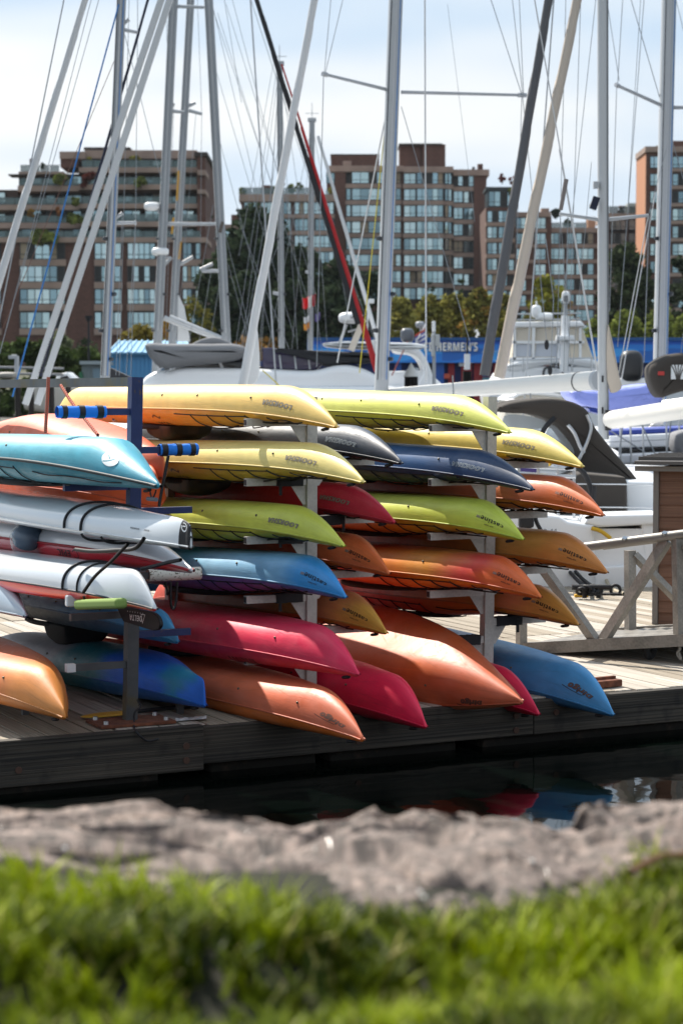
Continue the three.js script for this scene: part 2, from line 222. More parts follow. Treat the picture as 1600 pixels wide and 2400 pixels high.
// ---------- kayaks, stored upside down, bows over the water ----------
const col = (h) => new THREE.Color(h);
function stops(list) {                                     // [[metres from bow, colour], ...]
  const L = list.map(([s, c]) => [s, col(c)]);
  return (s) => { if (s <= L[0][0]) return L[0][1].clone(); for (let i = 1; i < L.length; i++) if (s < L[i][0]) return L[i - 1][1].clone().lerp(L[i][1], sstep(0, 1, (s - L[i - 1][0]) / (L[i][0] - L[i - 1][0]))); return L[L.length - 1][1].clone(); };
}
let kn = 0;
const cordG = new Map();
function kayak(o) {
  kn++;
  const d = { L: 5.2, B: .58, D: .28, G: .125, tipY: .02, c: .72, p: 1.75, blunt: .0, roll: 0, pitch: 0, yaw: 0, rock: .03, nose: 2.2, box: .72, dbox: .5, rim: true, cords: true, bolts: true, wear: .06, toggle: true, ...o };
  const { L, B, D, G } = d, h = L / 2;
  const root = thing('kayak', d.label, 'kayak', null, 0, d.group);
  root.rotation.set(d.pitch * Math.PI / 180, AX + d.yaw * Math.PI / 180, d.roll * Math.PI / 180, 'YXZ');
  const tip = d.at || onE(d.tip[0], d.tip[1], d.e);
  root.updateMatrix();
  root.position.copy(tip).sub(V(0, d.tipY, h).applyEuler(root.rotation));
  const yk = (z) => { const s = h - Math.abs(z); let y = D - d.rock * Math.pow(Math.abs(z) / h, 3); if (s < d.c) y -= (D - d.rock - d.tipY - d.blunt - .022) * Math.pow(1 - s / d.c, d.p); return y; };
  const yg = (z) => { const a = Math.pow(Math.abs(z) / h, d.gx || 4); return lerp(G, d.tipY + .006, a); };
  const yd = (z) => { const a = Math.pow(Math.abs(z) / h, 4.5); return lerp(0, d.tipY - .010, a) + (z > 0 && d.dk ? d.dk * Math.exp(-Math.pow((h - z - .75) / .5, 2)) : 0); };
  const bm = (z) => { const a = Math.abs(z) / h; return Math.max(.014, B / 2 * Math.pow(1 - Math.pow(a, d.nose), .92)); };
  const tipT = (z) => { const t = (Math.abs(z) - (h - .022)) / .022; return t > 0 ? Math.sqrt(Math.max(0, 1 - t * t)) : 1; };
  const hullP0 = (z, ph) => { const b = bm(z), a = Math.abs(z) / h, n = lerp(d.box, 1.15, sstep(.45, .97, a)), m = lerp(.78, 1.0, sstep(.5, 1, a)), c = Math.cos(ph), s = Math.max(0, Math.sin(ph));
    return V(-b * Math.sign(c) * Math.pow(Math.abs(c), n), yg(z) + (yk(z) - yg(z)) * Math.pow(s, m), z); };
  const deckP0 = (z, ph) => { const b = bm(z), c = Math.cos(ph), s = Math.max(0, Math.sin(ph)); return V(-b * Math.sign(c) * Math.pow(Math.abs(c), lerp(d.dbox, .9, sstep(.5, .95, Math.abs(z) / h))), yg(z) - (yg(z) - yd(z)) * Math.pow(s, 1.15), z); };
  const close = (q, z) => { const t = tipT(z); if (t < 1) { const y = yg(z); q.x *= t; q.y = y + (q.y - y) * t; } return q; };
  const hullP = (z, ph) => close(hullP0(z, ph), z), deckP = (z, ph) => close(deckP0(z, ph), z);
  const zz = (v) => h * Math.sin((v - .5) * Math.PI);
  const hc = stops(d.cols), dc = stops(d.deck || d.cols), sd = kn * 7.13, bl = d.blend ?? .0;
  const shade = (c, z, y, x, q) => { const n = fbm(x * 2.2 + sd, z * .9, y * 3, 4), f = fbm(x * 9 + sd, z * 6, y * 9, 3); const k = (1 + d.wear * (1.4 * n + .9 * f)) * (d.gloss ? 1 : 1.24); const lum = .3 * c.r + .6 * c.g + .1 * c.b; for (const q of ['r', 'g', 'b']) c[q] = clamp((lum + (c[q] - lum) * 1.0) * k, .004, .88); const w = clamp((f + .15) * d.wear * 1.1); c.lerp(new THREE.Color(.62, .60, .57), w * (d.scuff ?? .6)); return c; };
  const mat = d.gloss ? mGloss : mKayak;
  const NV = 56;
  const hg = grid(22, NV, (u, v) => { const q = hullP(zz(v), u * Math.PI); q.u = q.z; q.v = u * .7; return q; }, (u, v, q) => { const s = h - q.z; const sw = s + bl * fbm(q.x * 3 + sd, q.y * 5, q.z * 1.5, 3); let c = hc(sw); if (d.under && Math.abs(u - .5) > .5 - d.underW) c = col(d.under); return shade(c, q.z, q.y, q.x); });
  const hull = mesh('hull', hg, mat, root);
  mesh('deck', grid(14, NV, (u, v) => { const q = deckP(zz(v), u * Math.PI); q.u = q.z; q.v = u * .7; return q; }, (u, v, q) => shade(dc(h - q.z + bl * fbm(q.x * 3 + sd, q.y * 5, q.z * 1.5, 3)), q.z, q.y, q.x)), mat, root);
  // seam lip where hull and deck join
  { const pts = []; for (let i = 0; i <= 40; i++) { const z = zz(lerp(.02, .98, i / 40)); pts.push(V(-bm(z) - .001, yg(z) - .001, z)); } const pts2 = pts.map((q) => V(-q.x, q.y, q.z)).reverse();
    const mm = d.seam ? std(d.seam, .6) : null; const g1 = new THREE.TubeGeometry(new THREE.CatmullRomCurve3(pts), 60, d.seamR || .006, 5), g2 = new THREE.TubeGeometry(new THREE.CatmullRomCurve3(pts2), 60, d.seamR || .006, 5);
    const g = mergeGeometries([g1, g2]); const cs = [], p = g.attributes.position; for (let i = 0; i < p.count; i++) { const c = hc(h - p.getZ(i)).multiplyScalar(.85); cs.push(c.r, c.g, c.b); } g.setAttribute('color', new THREE.Float32BufferAttribute(cs, 3)); mesh('seam', g, mm || mat, root); }
  // cap of coloured bow
  if (d.cap) { mesh('bow_cap', grid(18, 10, (u, v) => { const z = h - d.cap * (1 - v) - .001, q = hullP(Math.min(z, h - .002), u * Math.PI), m = V(0, yg(z), z); q.sub(m).multiplyScalar(1.012).add(m); q.x -= Math.cos(u * Math.PI) * .003; return q; }), mBlack, root);
    mesh('bow_cap', grid(10, 10, (u, v) => { const z = h - d.cap * (1 - v) - .001, q = deckP(Math.min(z, h - .002), u * Math.PI); q.y -= .003; q.x -= Math.cos(u * Math.PI) * .003; return q; }), mBlack, root); }
  // printed lettering on the visible flank: [print, s from bow, length, low, high, on deck]
  for (const [key, s0, len, f0, f1, onDeck] of d.prints || []) {
    const [k, dr, w, hh] = PRINTS[key]; const fn = onDeck ? deckP : hullP;
    const g = grid(18, 6, (u, v) => { const z = h - s0 - len * u, ph = lerp(f0, f1, v) * Math.PI; const q = fn(z, ph), n = V(-Math.cos(ph) - .25, onDeck ? -.6 : Math.sin(ph) + .15, 0).normalize(); q.addScaledVector(n, .004); q.u = u; q.v = 1 - v; return q; });
    const sideFlip = g.attributes.uv; if (onDeck) for (let i = 0; i < sideFlip.count; i++) sideFlip.setY(i, 1 - sideFlip.getY(i));
    mesh(key === 'sticker' ? 'sticker' : 'lettering', g, printMat(k, dr, w, hh), root);
  }
  // deck fittings hanging below
  if (d.rim) { const pts = []; for (let i = 0; i < 20; i++) { const a = i / 20 * 2 * Math.PI; pts.push(V(B * .33 * Math.cos(a), -.012, -.1 + .42 * Math.sin(a) * (L > 4.7 ? 1 : 1.2))); } mesh('cockpit_rim', new THREE.TubeGeometry(new THREE.CatmullRomCurve3(pts, true), 40, .02, 6, true), mRubber, root); }
  if (d.seat) { const [s, dz, w, dd] = d.seat; mesh('seat', grid(14, 8, (u, v) => { const a = (u - .5) * Math.PI; return V(-B * .30 * Math.cos(v * Math.PI) , -.005 - dd * Math.pow(Math.cos(a), .6) * Math.pow(Math.sin(v * Math.PI), .4), h - s - w / 2 * Math.sin(a)); }), d.seatM || mSeat, root); }
  if (d.cords) {
    const b = new MB(), s0 = d.cordS ?? .75, n = d.cordN ?? 4, st = d.cordL ?? .26;
    for (const side of [1, -1]) { const at = (s, ph, o2 = .006) => { const q = deckP(h - s, ph); q.x *= side; q.y -= o2; return q; };
      for (let i = 0; i < n; i++) { const s = s0 + (i + 1) * st; b.tube([at(s, .10 * Math.PI), at(s - st * .22, .24 * Math.PI, .008), at(s - st * .7, .38 * Math.PI, .014), at(s - st * 1.4, .44 * Math.PI, .012), at(s - st * 2.0, .42 * Math.PI, .006)], .0048, 4); }
      b.tube([0, .25, .5, .75, 1].map((t) => at(s0 + n * st * (1 - t) + st, lerp(.10, .14, t) * Math.PI, .003)), .004, 4);
      b.tube([0, .2, .4, .6, .8, 1].map((t) => at(lerp(.35, s0, t), .16 * Math.PI, .004 + .012 * Math.sin(t * Math.PI * 3) ** 2)), .004, 4);
    }
    b.local('deck_cord', mCord, root);
  }
  if (d.toggle) { const g = new THREE.CapsuleGeometry(.013, .06, 3, 8); g.scale(1.2, 1, .8); g.rotateX(Math.PI / 2 - .12); g.translate(-.01, yd(h - .15) - .010, h - .15); mesh('carry_toggle', g, mRubber, root); }
  if (d.bolts) { for (const s of d.boltS || [.95, 1.7, 2.3]) { const q = hullP(h - s, .16 * Math.PI); const g = new THREE.SphereGeometry(.0085, 8, 6); g.translate(q.x - .001, q.y, q.z); mesh('rivet', g, mRubberLight, root); } }
  d.extra?.(root, { h, hullP, deckP, yk, yg, yd, bm });
  return root;
}
const mRubberLight = std('#6d6455', .4, .5);
const seatT = dataTex(128, 128, (u, v) => { const b = sstep(-.1, .15, tn(u, v, 4, 2.4, 3)); return [lerp(.16, .27, b), lerp(.13, .21, b), lerp(.09, .13, b)]; }, true);
const mSeat = std('#ffffff', .6, 0, { map: seatT });
// ---------- racks ----------
const E2 = .954, E3 = 2.317, EB = -.354, KF = -.43, KB = -.33;
const up = (a, dy) => V(a.x, a.y + dy, a.z);
function silverRack(label, e, topPx, botPx, arms, group, wraps) {
  const base = EK(e, KF, DOCK), t = thing('kayak_rack', label, 'kayak rack', base, 0, group);
  const lean = onK(topPx[0], topPx[1], KF);
  for (const k of [0, -2.5]) {
    const off = K.clone().multiplyScalar(k), a = base.clone().add(off), b = lean.clone().add(off);
    new MB().beam(a, b, .072, .072, K).build('post', mAlu, t);
    new MB().box(up(a, .008), .2, .016, .2, AX).build('foot_plate', mAlu, t);
    for (const [px, py, side] of arms) {
      const q = onK(px, py, KF).add(off), c = a.clone().lerp(b, (q.y - a.y) / (b.y - a.y));
      const dir = E.clone().multiplyScalar(side);
      const s = c.clone().addScaledVector(dir, .038), L = .43, en = s.clone().addScaledVector(dir, L);
      const arm = new MB().beam(s, en, .05, .05).build('arm', mAlu, t);
      new MB().beam(en.clone().addScaledVector(dir, .001), en.clone().addScaledVector(dir, .003), .036, .036).build('open_end', mBlack, t);
      const sh = new THREE.Shape([new THREE.Vector2(0, 0), new THREE.Vector2(.11, 0), new THREE.Vector2(.02, -.13), new THREE.Vector2(0, -.13)]);
      const g = new THREE.ExtrudeGeometry(sh, { depth: .006, bevelEnabled: false }); g.applyMatrix4(new THREE.Matrix4().makeBasis(dir, V(0, 1, 0), new THREE.Vector3().crossVectors(dir, V(0, 1, 0))).setPosition(up(s, -.025).addScaledVector(K, .012)));
      new MB().add(g).build('gusset', mAlu, t);
      // black webbing wrapped round the arm as padding
      if (k === 0 && wraps.includes(py)) { const b2 = new MB(); const f = rr(.30, .44); for (let i = 0; i < 5; i++) { const p0 = s.clone().addScaledVector(dir, L * lerp(.06, f + .12, i / 5)), p1 = p0.clone().addScaledVector(dir, .045); b2.beam(up(p0, rr(-.002, .004)), up(p1, rr(-.002, .004)), .06 + rr(0, .008), .06 + rr(0, .008)); } b2.build('webbing_wrap', mBlack, t);
        const p = s.clone().addScaledVector(dir, L * .45).addScaledVector(K, .034); new MB().beam(up(p, .01), up(p, -rr(.05, .09)), .004, .022, E).build('webbing_tail', mBlack, t); }
    }
  }
  return t;
}
const A2 = [990, 1130, 1266, 1405, 1548], A3 = [1003, 1130, 1257, 1392];
silverRack('aluminium cantilever rack in the middle of the dock, holding yellow, lime, blue and pink kayaks', E2, [727, 930], [720, 1600],
  [...A2.map((y) => [593, y, -1]), [740, 1083, 1], [740, 1220, 1], [740, 1348, 1], [740, 1478, 1]], 'aluminium kayak racks', [1130, 1266, 1405, 1220]);
silverRack('aluminium cantilever rack on the right side of the dock, beside the gangway', E3, [1148, 930], [1136, 1560],
  [...A3.map((y) => [1020, y, -1]), [1160, 1090, 1], [1160, 1208, 1], [1160, 1340, 1], [1160, 1456, 1], [1020, 1505, -1]], 'aluminium kayak racks', [1505, 1456]);

// the blue steel rack on the left
const foam = std('#1f7ae0', .85, 0, { bumpMap: plasticBump, bumpScale: .01 });
{
  const base = EK(EB, KB, DOCK + .02), t = thing('kayak_rack', 'blue painted steel kayak rack with worn post and foam wrapped arms at left', 'kayak rack', base);
  const top = onK(318, 884, KB);
  const mid = base.clone().lerp(top, .42);
  for (const k of [0, -3.25]) {
    const off = K.clone().multiplyScalar(k);
    new MB().beam(base.clone().add(off), mid.clone().add(off), .075, .075, K).build('post', mOldSteel, t);
    new MB().beam(mid.clone().add(off), top.clone().add(off), .075, .075, K).build('post', mBlue, t);
  }
  const tb = up(top, -.03);
  new MB().beam(tb.clone().addScaledVector(K, -.04), tb.clone().addScaledVector(K, -3.29), .06, .06).build('top_beam', mOldSteel, t);
  const arm = (py, px0, px1, m, kind, dk = 0) => { const q0 = onK(px0, py, KB + dk), q1 = onK(px1, py, KB + dk); q1.y = q0.y;
    const A = new MB().beam(q0, q1, .042, .042).build('arm', m, t);
    if (kind === 'foam') { const d = q1.clone().sub(q0), L = d.length(); d.normalize(); const f0 = q0.clone().addScaledVector(d, L * .34), f1 = q1.clone().addScaledVector(d, .012);
      const n = 24; const g = grid(20, n, (u, v) => { const a = u * 2 * Math.PI, c = f0.clone().lerp(f1, v), r = .037 + .004 * noise.noise(Math.cos(a) * 2, Math.sin(a) * 2 + px0, v * 9); return c.add(V(0, Math.cos(a) * r, 0)).addScaledVector(K, Math.sin(a) * r); }); const fp = new MB().add(g).build('foam_pad', foam, t);
      for (const s of [.12, .5, .86]) { const c = f0.clone().lerp(f1, s); new MB().cyl(c.clone().addScaledVector(d, -.017), c.clone().addScaledVector(d, .017 + rr(-.004, .006)), .0425, .0425, 14).build('strap', mBlack, t); } }
    if (kind === 'cap') { const d = q1.clone().sub(q0).normalize(); new MB().beam(q1.clone().addScaledVector(d, -.02), q1.clone().addScaledVector(d, .035), .05, .05).build('white_end_cap', mWhiteP, t); }
    if (kind === 'pipe') { const d = q1.clone().sub(q0), L = d.length(); d.normalize(); const pc = dataTex(128, 128, (u, v) => { const b = sstep(.08, .22, tn(u, v, 8, 5.5, 4)); return [lerp(.86, .35, b), lerp(.86, .33, b), lerp(.83, .27, b)]; }, true, 3, 2); new MB().cyl(q0.clone().addScaledVector(d, L * .2), q1.clone().addScaledVector(d, .02), .04, .042, 14).build('pipe_pad', std('#fff', .6, 0, { map: pc }), t); } };
  arm(965, 303, 138, mBlue, 'foam'); arm(1055, 328, 458, mBlue, 'foam'); arm(1198, 328, 448, mBlue); arm(1350, 318, 462, mOldSteel, 'pipe');
  arm(1487, 316, 445, mBlue); arm(1557, 296, 168, mOldSteel, 'cap'); arm(1330, 300, 170, mOldSteel); arm(1140, 300, 150, mBlue); arm(1215, 300, 150, mBlue); arm(1440, 300, 165, mOldSteel);
  for (const [a2, b2] of [[.42, .2], [-.5, .6]]) { const p = EK(EB + a2, KB - b2, DOCK); new MB().beam(p, up(p, .2), .04, .04, K).build('short_stub', mOldSteel, t); }
}
// ---------- the kayaks ----------
const TANB = [[0, '#c58a3a'], [.35, '#c4893c'], [.62, '#c4704a'], [.85, '#bf8a3e'], [1.7, '#c07a34'], [2.3, '#cf4a2c'], [4.3, '#d8442a']];
const G2 = 'kayaks on the middle rack', G3 = 'kayaks on the right rack', GL = 'kayaks on the left rack', GD = 'kayaks laid on the dock';
const look = { L: 5.3, B: .56, D: .275, c: .72, dk: .05 }, cas = { dk: .045, L: 4.2, B: .58, D: .285, c: .56, p: 1.65, box: .66, boltS: [1.15, 1.75], cordS: .62, cordN: 5, cordL: .22 };
const sideDark = '#8a5a12';
const KY = [
  // middle rack, left arms, from the top
  { ...look, tip: [790, 1003], e: E2 - .24, group: G2, pitch: 0, L: 5.45, D: 0.295, label: 'orange-yellow kayak upside down on the top left arms of the middle rack', cols: [[0, '#e4b662'], [5, '#e6ba68']], deck: [[0, '#e0a030'], [5, '#de9a24']], prints: [['looksha', .40, .44, .07, .17], ['necky', 2.22, .36, .10, .52, 1]], seat: [2.62, 0, .5, .12] },
  { ...look, tip: [852, 1133], e: E2 - .24, group: G2, pitch: -1.1, label: 'pale yellow kayak upside down below the orange-yellow one on the middle rack', cols: [[0, '#d8c474'], [5, '#dcc67c']], deck: [[0, '#cfb23a'], [5, '#c9a72c']], prints: [['looksha', .40, .44, .07, .17], ['necky', 2.22, .36, .10, .52, 1]], seat: [2.62, 0, .5, .12] },
  { ...look, tip: [806, 1282], e: E2 - .24, group: G2, pitch: -1.7, label: 'lime green kayak upside down on the middle rack between two yellow-orange bows', cols: [[0, '#c4cb50'], [5, '#cbd05c']], deck: [[0, '#b9bf30'], [5, '#b4b52a']], prints: [['looksha', .40, .44, .07, .17]] },
  { ...cas, tip: [810, 1402], e: E2 - .24, group: G2, pitch: -2.8, label: 'light blue kayak with violet deck and bright blue bow on the middle rack', cols: [[0, '#2d86c8'], [.42, '#3389c6'], [.62, '#74aace'], [1.5, '#82b0cd'], [2.0, '#3f95b4'], [2.6, '#3c8fc0'], [4.3, '#3c8fc0']], blend: .25, deck: [[0, '#2d86c8'], [.6, '#4a77b8'], [1.0, '#8d6db0'], [2.2, '#7c66a8'], [3, '#41709e']], prints: [['castine', .12, .30, .07, .235]], scuff: .9 },
  { L: 5.3, B: .72, D: 0.31, c: .62, p: 1.9, tip: [840, 1583], e: E2 - .27, pitch: -2.6, group: G2, label: 'scuffed crimson pink kayak lying slanted across the lowest arms of the middle rack', cols: [[0, '#dc2450'], [.7, '#d8284e'], [2.6, '#dc3a48'], [5, '#d84450']], deck: [[0, '#c41f40'], [5, '#bb2a34']], prints: [['manitou', 1.0, .44, .10, .50, 1]], boltS: [.8, 1.5, 2.3], wear: .12, scuff: 1.1, cords: false, box: .62 },
  // middle rack, right arms
  { ...look, tip: [940, 1088], e: E2 + .3, group: G2, pitch: -0.3, label: 'navy black kayak whose bow shows behind the middle post, topmost there', cols: [[0, '#172438'], [.5, '#1a2a3e'], [1.2, '#1f2832'], [1.9, '#14181e'], [2.6, '#23272c'], [3.0, '#433a30'], [3.8, '#23282e'], [5, '#20252c']], blend: .4, deck: [[0, '#172030'], [5, '#15181c']], prints: [['lookshaDark', .40, .44, .07, .17]], wear: .1 },
  { ...look, tip: [924, 1227], e: E2 + .3, group: G2, pitch: -1.3, label: 'deep red kayak showing its bow behind the middle post under the pale yellow one', cols: [[0, '#b81b36'], [.9, '#b81d34'], [1.5, '#b0251f'], [5, '#b02a20']], deck: [[0, '#a81a30'], [5, '#8d1f1c']], prints: [['looksha', .40, .44, .08, .18]] },
  { ...cas, tip: [911, 1347], e: E2 + .3, group: G2, pitch: -2.2, label: 'burnt orange kayak showing its bow behind the middle post below the lime one', cols: [[0, '#cc6430'], [.6, '#c66438'], [1.0, '#bb4c30'], [1.6, '#b5502a'], [4.2, '#b8532a']], deck: [[0, '#c46a28'], [4, '#a8481f']], prints: [['castine', .12, .30, .07, .235], ['oldtown', 2.5, .4, .15, .6, 1]] },
  { ...cas, tip: [905, 1486], e: E2 + .3, group: G2, pitch: -2.6, label: 'sand yellow kayak with pink band and small bow button behind the middle post', cols: [[0, '#c99a3c'], [.3, '#c8953e'], [.62, '#c47a50'], [.9, '#bd8a3c'], [1.6, '#b8562c'], [4.2, '#c8442a']], blend: .3, deck: [[0, '#b98a24'], [1.2, '#b05a22'], [4, '#a8481f']], prints: [['castine', .12, .30, .07, .235], ['oldtown', 2.5, .4, .15, .6, 1]] },
  // right rack, left arms
  { ...look, tip: [1195, 1016], e: E3 - .24, group: G3, pitch: 0.8, label: 'lime yellow kayak upside down on the top left arms of the right rack', cols: [[0, '#cfd260'], [5, '#d5d670']], deck: [[0, '#c6c632'], [5, '#c2ba2a']], prints: [['looksha', .40, .44, .07, .17], ['necky', 2.3, .36, .10, .52, 1]] },
  { ...look, tip: [1248, 1150], e: E3 - .24, group: G3, pitch: 0.2, label: 'navy blue kayak with pale lettering on the left arms of the right rack', cols: [[0, '#19304e'], [.8, '#1c3a60'], [1.5, '#24507f'], [2.1, '#1f4875'], [2.6, '#294866'], [3.4, '#23364c'], [5, '#20304a']], blend: .5, deck: [[0, '#152a48'], [1.5, '#27415c'], [2.6, '#51664a'], [5, '#2a3a4a']], prints: [['lookshaDark', .40, .44, .07, .17]], wear: .09 },
  { ...cas, tip: [1225, 1266], e: E3 - .24, group: G3, pitch: -1.2, label: 'lime green kayak with orange yellow deck on the right rack', cols: [[0, '#bcca4a'], [1.7, '#c4ca54'], [2.2, '#c6c040'], [4.2, '#cc8a30']], deck: [[0, '#b9c436'], [.9, '#bfb22c'], [1.5, '#d59a22'], [2.4, '#d88a1c'], [4, '#cc6a1c']], prints: [['castine', .12, .30, .07, .235], ['oldtown', 2.5, .4, .15, .6, 1]] },
  { ...cas, tip: [1266, 1402], e: E3 - .24, group: G3, pitch: -1.7, label: 'bright orange kayak with a red patch near its bow on the right rack', cols: [[0, '#d4692a'], [.42, '#d05e2e'], [.62, '#c8423c'], [.85, '#cb6a40'], [1.1, '#d8913e'], [1.7, '#dd7a2c'], [2.3, '#d65a26'], [4.2, '#cc4420']], blend: .35, deck: [[0, '#cf6a22'], [1.2, '#da8a1e'], [1.8, '#e06214'], [2.6, '#d83a1a'], [4, '#c8321a']], prints: [['castine', .12, .30, .07, .235], ['oldtown', 2.5, .4, .15, .6, 1]] },
  // right rack, right arms
  { ...look, tip: [1365, 1096], e: E3 + .3, group: G3, pitch: 0.4, label: 'straw yellow kayak on the right rack beside the grey boat canopy', cols: [[0, '#d8c064'], [5, '#d8c062']], deck: [[0, '#cdb02c'], [5, '#c8a61e']], prints: [['looksha', .40, .44, .07, .17]] },
  { ...cas, tip: [1413, 1210], e: E3 + .3, group: G3, pitch: -1, label: 'pink and orange blended kayak right below the straw yellow one', cols: [[0, '#cf6428'], [.35, '#cb6430'], [.7, '#c46a4c'], [1.0, '#bd7040'], [1.4, '#c06a50'], [1.9, '#bf7636'], [2.4, '#c44e2e'], [4.2, '#c43a26']], blend: .35, deck: [[0, '#c0701c'], [1.6, '#b87818'], [2.2, '#c04424'], [4, '#b83820']], prints: [['castine', .12, .30, .07, .235], ['oldtown', 2.55, .4, .15, .6, 1]] },
  { ...cas, tip: [1421, 1344], e: E3 + .3, group: G3, pitch: -1.6, label: 'dull tan kayak above the gangway rail at the far right of the right rack', cols: [[0, '#c07a38'], [.5, '#bd7a3c'], [.8, '#b98540'], [1.3, '#ba7f40'], [1.9, '#b8742e'], [2.3, '#c04a26'], [4.2, '#c03a24']], blend: .35, deck: [[0, '#b87a22'], [1.6, '#b07418'], [2.2, '#c04424'], [4, '#b83820']], prints: [['castine', .12, .30, .07, .235], ['oldtown', 2.5, .4, .15, .6, 1]] },
  { ...cas, tip: [1354, 1466], e: E3 + .3, group: G3, pitch: -2.2, label: 'red bodied kayak with tan bow on the lowest right arms of the right rack', cols: TANB, blend: .3, deck: [[0, '#b8862a'], [1.4, '#c06a22'], [1.9, '#dc4a1e'], [2.4, '#dc3222'], [4, '#cc281e']], prints: [['castine', .12, .30, .07, .235], ['oldtown', 2.45, .42, .12, .26]], cordS: 1.5 },
  // on the dock
  { L: 5.35, B: .66, D: 0.3, c: .62, p: 1.9, tip: [851, 1736], e: E2 - .36, pitch: -2.0, group: GD, label: 'salmon orange kayak on the dock with its bow far over the water, nearest the middle', cols: [[0, '#c86440'], [.6, '#c66342'], [1.6, '#ca6a46'], [3, '#cc7850'], [5, '#c86a48']], deck: [[0, '#cf6a26'], [5, '#c8662a']], prints: [['dirigo', .08, .36, .07, .20]], boltS: [.62, 1.3, 2.0, 2.6], wear: .10, scuff: 1, cords: false },
  { L: 4.6, B: .68, D: .33, c: .46, p: 2.0, tip: [998, 1706], e: E2 + .3, pitch: -1.2, group: GD, label: 'crimson kayak on the dock between the salmon kayak and the wide orange one', cols: [[0, '#d81c46'], [.8, '#d61e46'], [5, '#b5223c']], deck: [[0, '#b31a38'], [5, '#a01c2c']], prints: [['manitou', .75, .42, .03, .16, 1]], boltS: [.75, 1.4], cords: false },
  { L: 4.0, B: .80, D: .42, c: .95, p: 1.5, tip: [1224, 1647], e: E3 - .36, roll: 33, pitch: 1.0, yaw: 0, nose: 1.7, box: .62, tipY: .12, group: GD, label: 'wide orange kayak lying tilted on the dock, broad bottom facing out', cols: [[0, '#c66a4a'], [.5, '#c05c38'], [1.0, '#c4602f'], [1.7, '#c96a3c'], [4, '#c4622f']], blend: .3, deck: [[0, '#c9764e'], [4, '#c46a3c']], prints: [['dirigo', .26, .30, -.02, .10]], boltS: [.8, 1.5], wear: .12, scuff: .9, cords: false, rim: false, toggle: false },
  { L: 4.4, B: .62, D: .31, c: .5, p: 1.8, tip: [1262, 1676], e: E3 - .02, pitch: -0.5, yaw: 2, group: GD, label: 'crimson kayak on the dock squeezed between the wide orange and the sky blue one', cols: [[0, '#cf1c46'], [5, '#b82034']], deck: [[0, '#b01a34'], [5, '#a01c2c']], cords: false, prints: [] },
  { L: 4.5, B: .66, D: .33, c: .52, p: 2.0, tip: [1436, 1677], e: E3 + .42, pitch: 0.3, group: GD, label: 'sky blue kayak on the dock at right with its bow hanging over the edge', cols: [[0, '#4690c4'], [.7, '#4088bd'], [1.6, '#4a85b0'], [2.3, '#6a7f96'], [3, '#6a6f78'], [4.5, '#5d636c']], blend: .3, deck: [[0, '#2f6c98'], [4, '#4d5660']], prints: [['dirigo', .10, .34, .09, .22]], boltS: [.95, 1.9], wear: .12, scuff: .8, cords: false },
  // left rack
  { L: 4.6, B: .74, D: 0.44, c: 2.2, p: 1.25, blunt: 0.15, tip: [384, 1122], e: EB + .42, pitch: -0.3, nose: 3, group: GL, label: 'orange sit-on kayak with rounded stern behind the teal kayak', cols: [[0, '#c4512a'], [1, '#c2512c'], [4, '#c65a34']], cords: false, rim: false, toggle: false, seam: '#7c341c', prints: [] },
  { L: 4.4, B: 0.6, D: .30, c: 0.72, p: 1.08, G: .15, tip: [372, 1142], e: EB - .3, group: GL, pitch: -0.6, gx: 2.3, label: 'teal kayak with round bow sticker hanging past the blue post', cols: [[0, '#1f7f96'], [.3, '#24889e'], [.9, '#3a95a8'], [4.4, '#3b93a5']], deck: [[0, '#1d7f93'], [4.4, '#1b7a90']], seam: '#1b2a30', seamR: .011, prints: [['sticker', .40, .18, .10, .32]], boltS: [2.0], cordS: 1.5, wear: .12, scuff: 1.1, cordL: .32 },
  { L: 3.6, B: .74, D: .33, c: .2, p: 2.4, blunt: .18, tip: [371, 1192], e: EB + .36, pitch: -0.5, nose: 3, group: GL, label: 'bright orange sit-on kayak with dolphin lettering on the left rack under the teal one', cols: [[0, '#cf4f16'], [1, '#d2531a'], [4, '#d0521a']], cords: false, rim: false, toggle: false, prints: [['sundolphin', .9, .55, .06, .20]], scuff: .2 },
  { L: 5.8, B: .50, D: 0.2, c: 0.22, p: 2.2, blunt: 0.1, G: 0.05, tip: [449, 1284], e: EB - .28, pitch: -0.2, gloss: 1, nose: 2.6, box: .9, group: GL, label: 'long white surf ski with black end cap strapped on the left rack', cols: [[0, '#cfd5da'], [6, '#cfd4d8']], cap: .11, prints: [['smallprint', .40, .26, .06, .17], ['capLogo', .035, .07, .16, .40]], cords: false, rim: false, toggle: false, bolts: false, wear: .02, scuff: .2 },
  { L: 5.8, B: .48, D: .22, c: .9, p: 1.5, G: .11, dbox: .3, tip: [450, 1340], e: EB - .05, gloss: 1, group: GL, pitch: -1.5, label: 'white surf ski with red deck stripe lying behind the two front surf skis', cols: [[0, '#c9ccd2'], [6, '#c9ccd0']], deck: [[0, '#c9ccd2'], [.3, '#c81e30'], [6, '#c81e30']], seam: '#a31b28', seamR: .01, prints: [['epic', 1.45, .42, .02, .30, 1]], cords: false, rim: false, toggle: false, bolts: false, wear: .02, scuff: .2 },
  { L: 5.8, B: .52, D: 0.235, c: .32, p: 1.5, G: 0.085, dbox: 0.2, tip: [365, 1430], e: EB - .42, pitch: -2.2, gloss: 1, nose: 2.4, box: .8, tipY: .0, group: GL, label: 'white surf ski with bright red deck and dark line on the left rack', cols: [[0, '#c6ccd2'], [6, '#ccd0d4']], deck: [[0, '#ee1820'], [6, '#ee1820']], seam: '#20242c', seamR: .007, cords: false, rim: false, toggle: false, bolts: false, wear: .02, scuff: .2 },
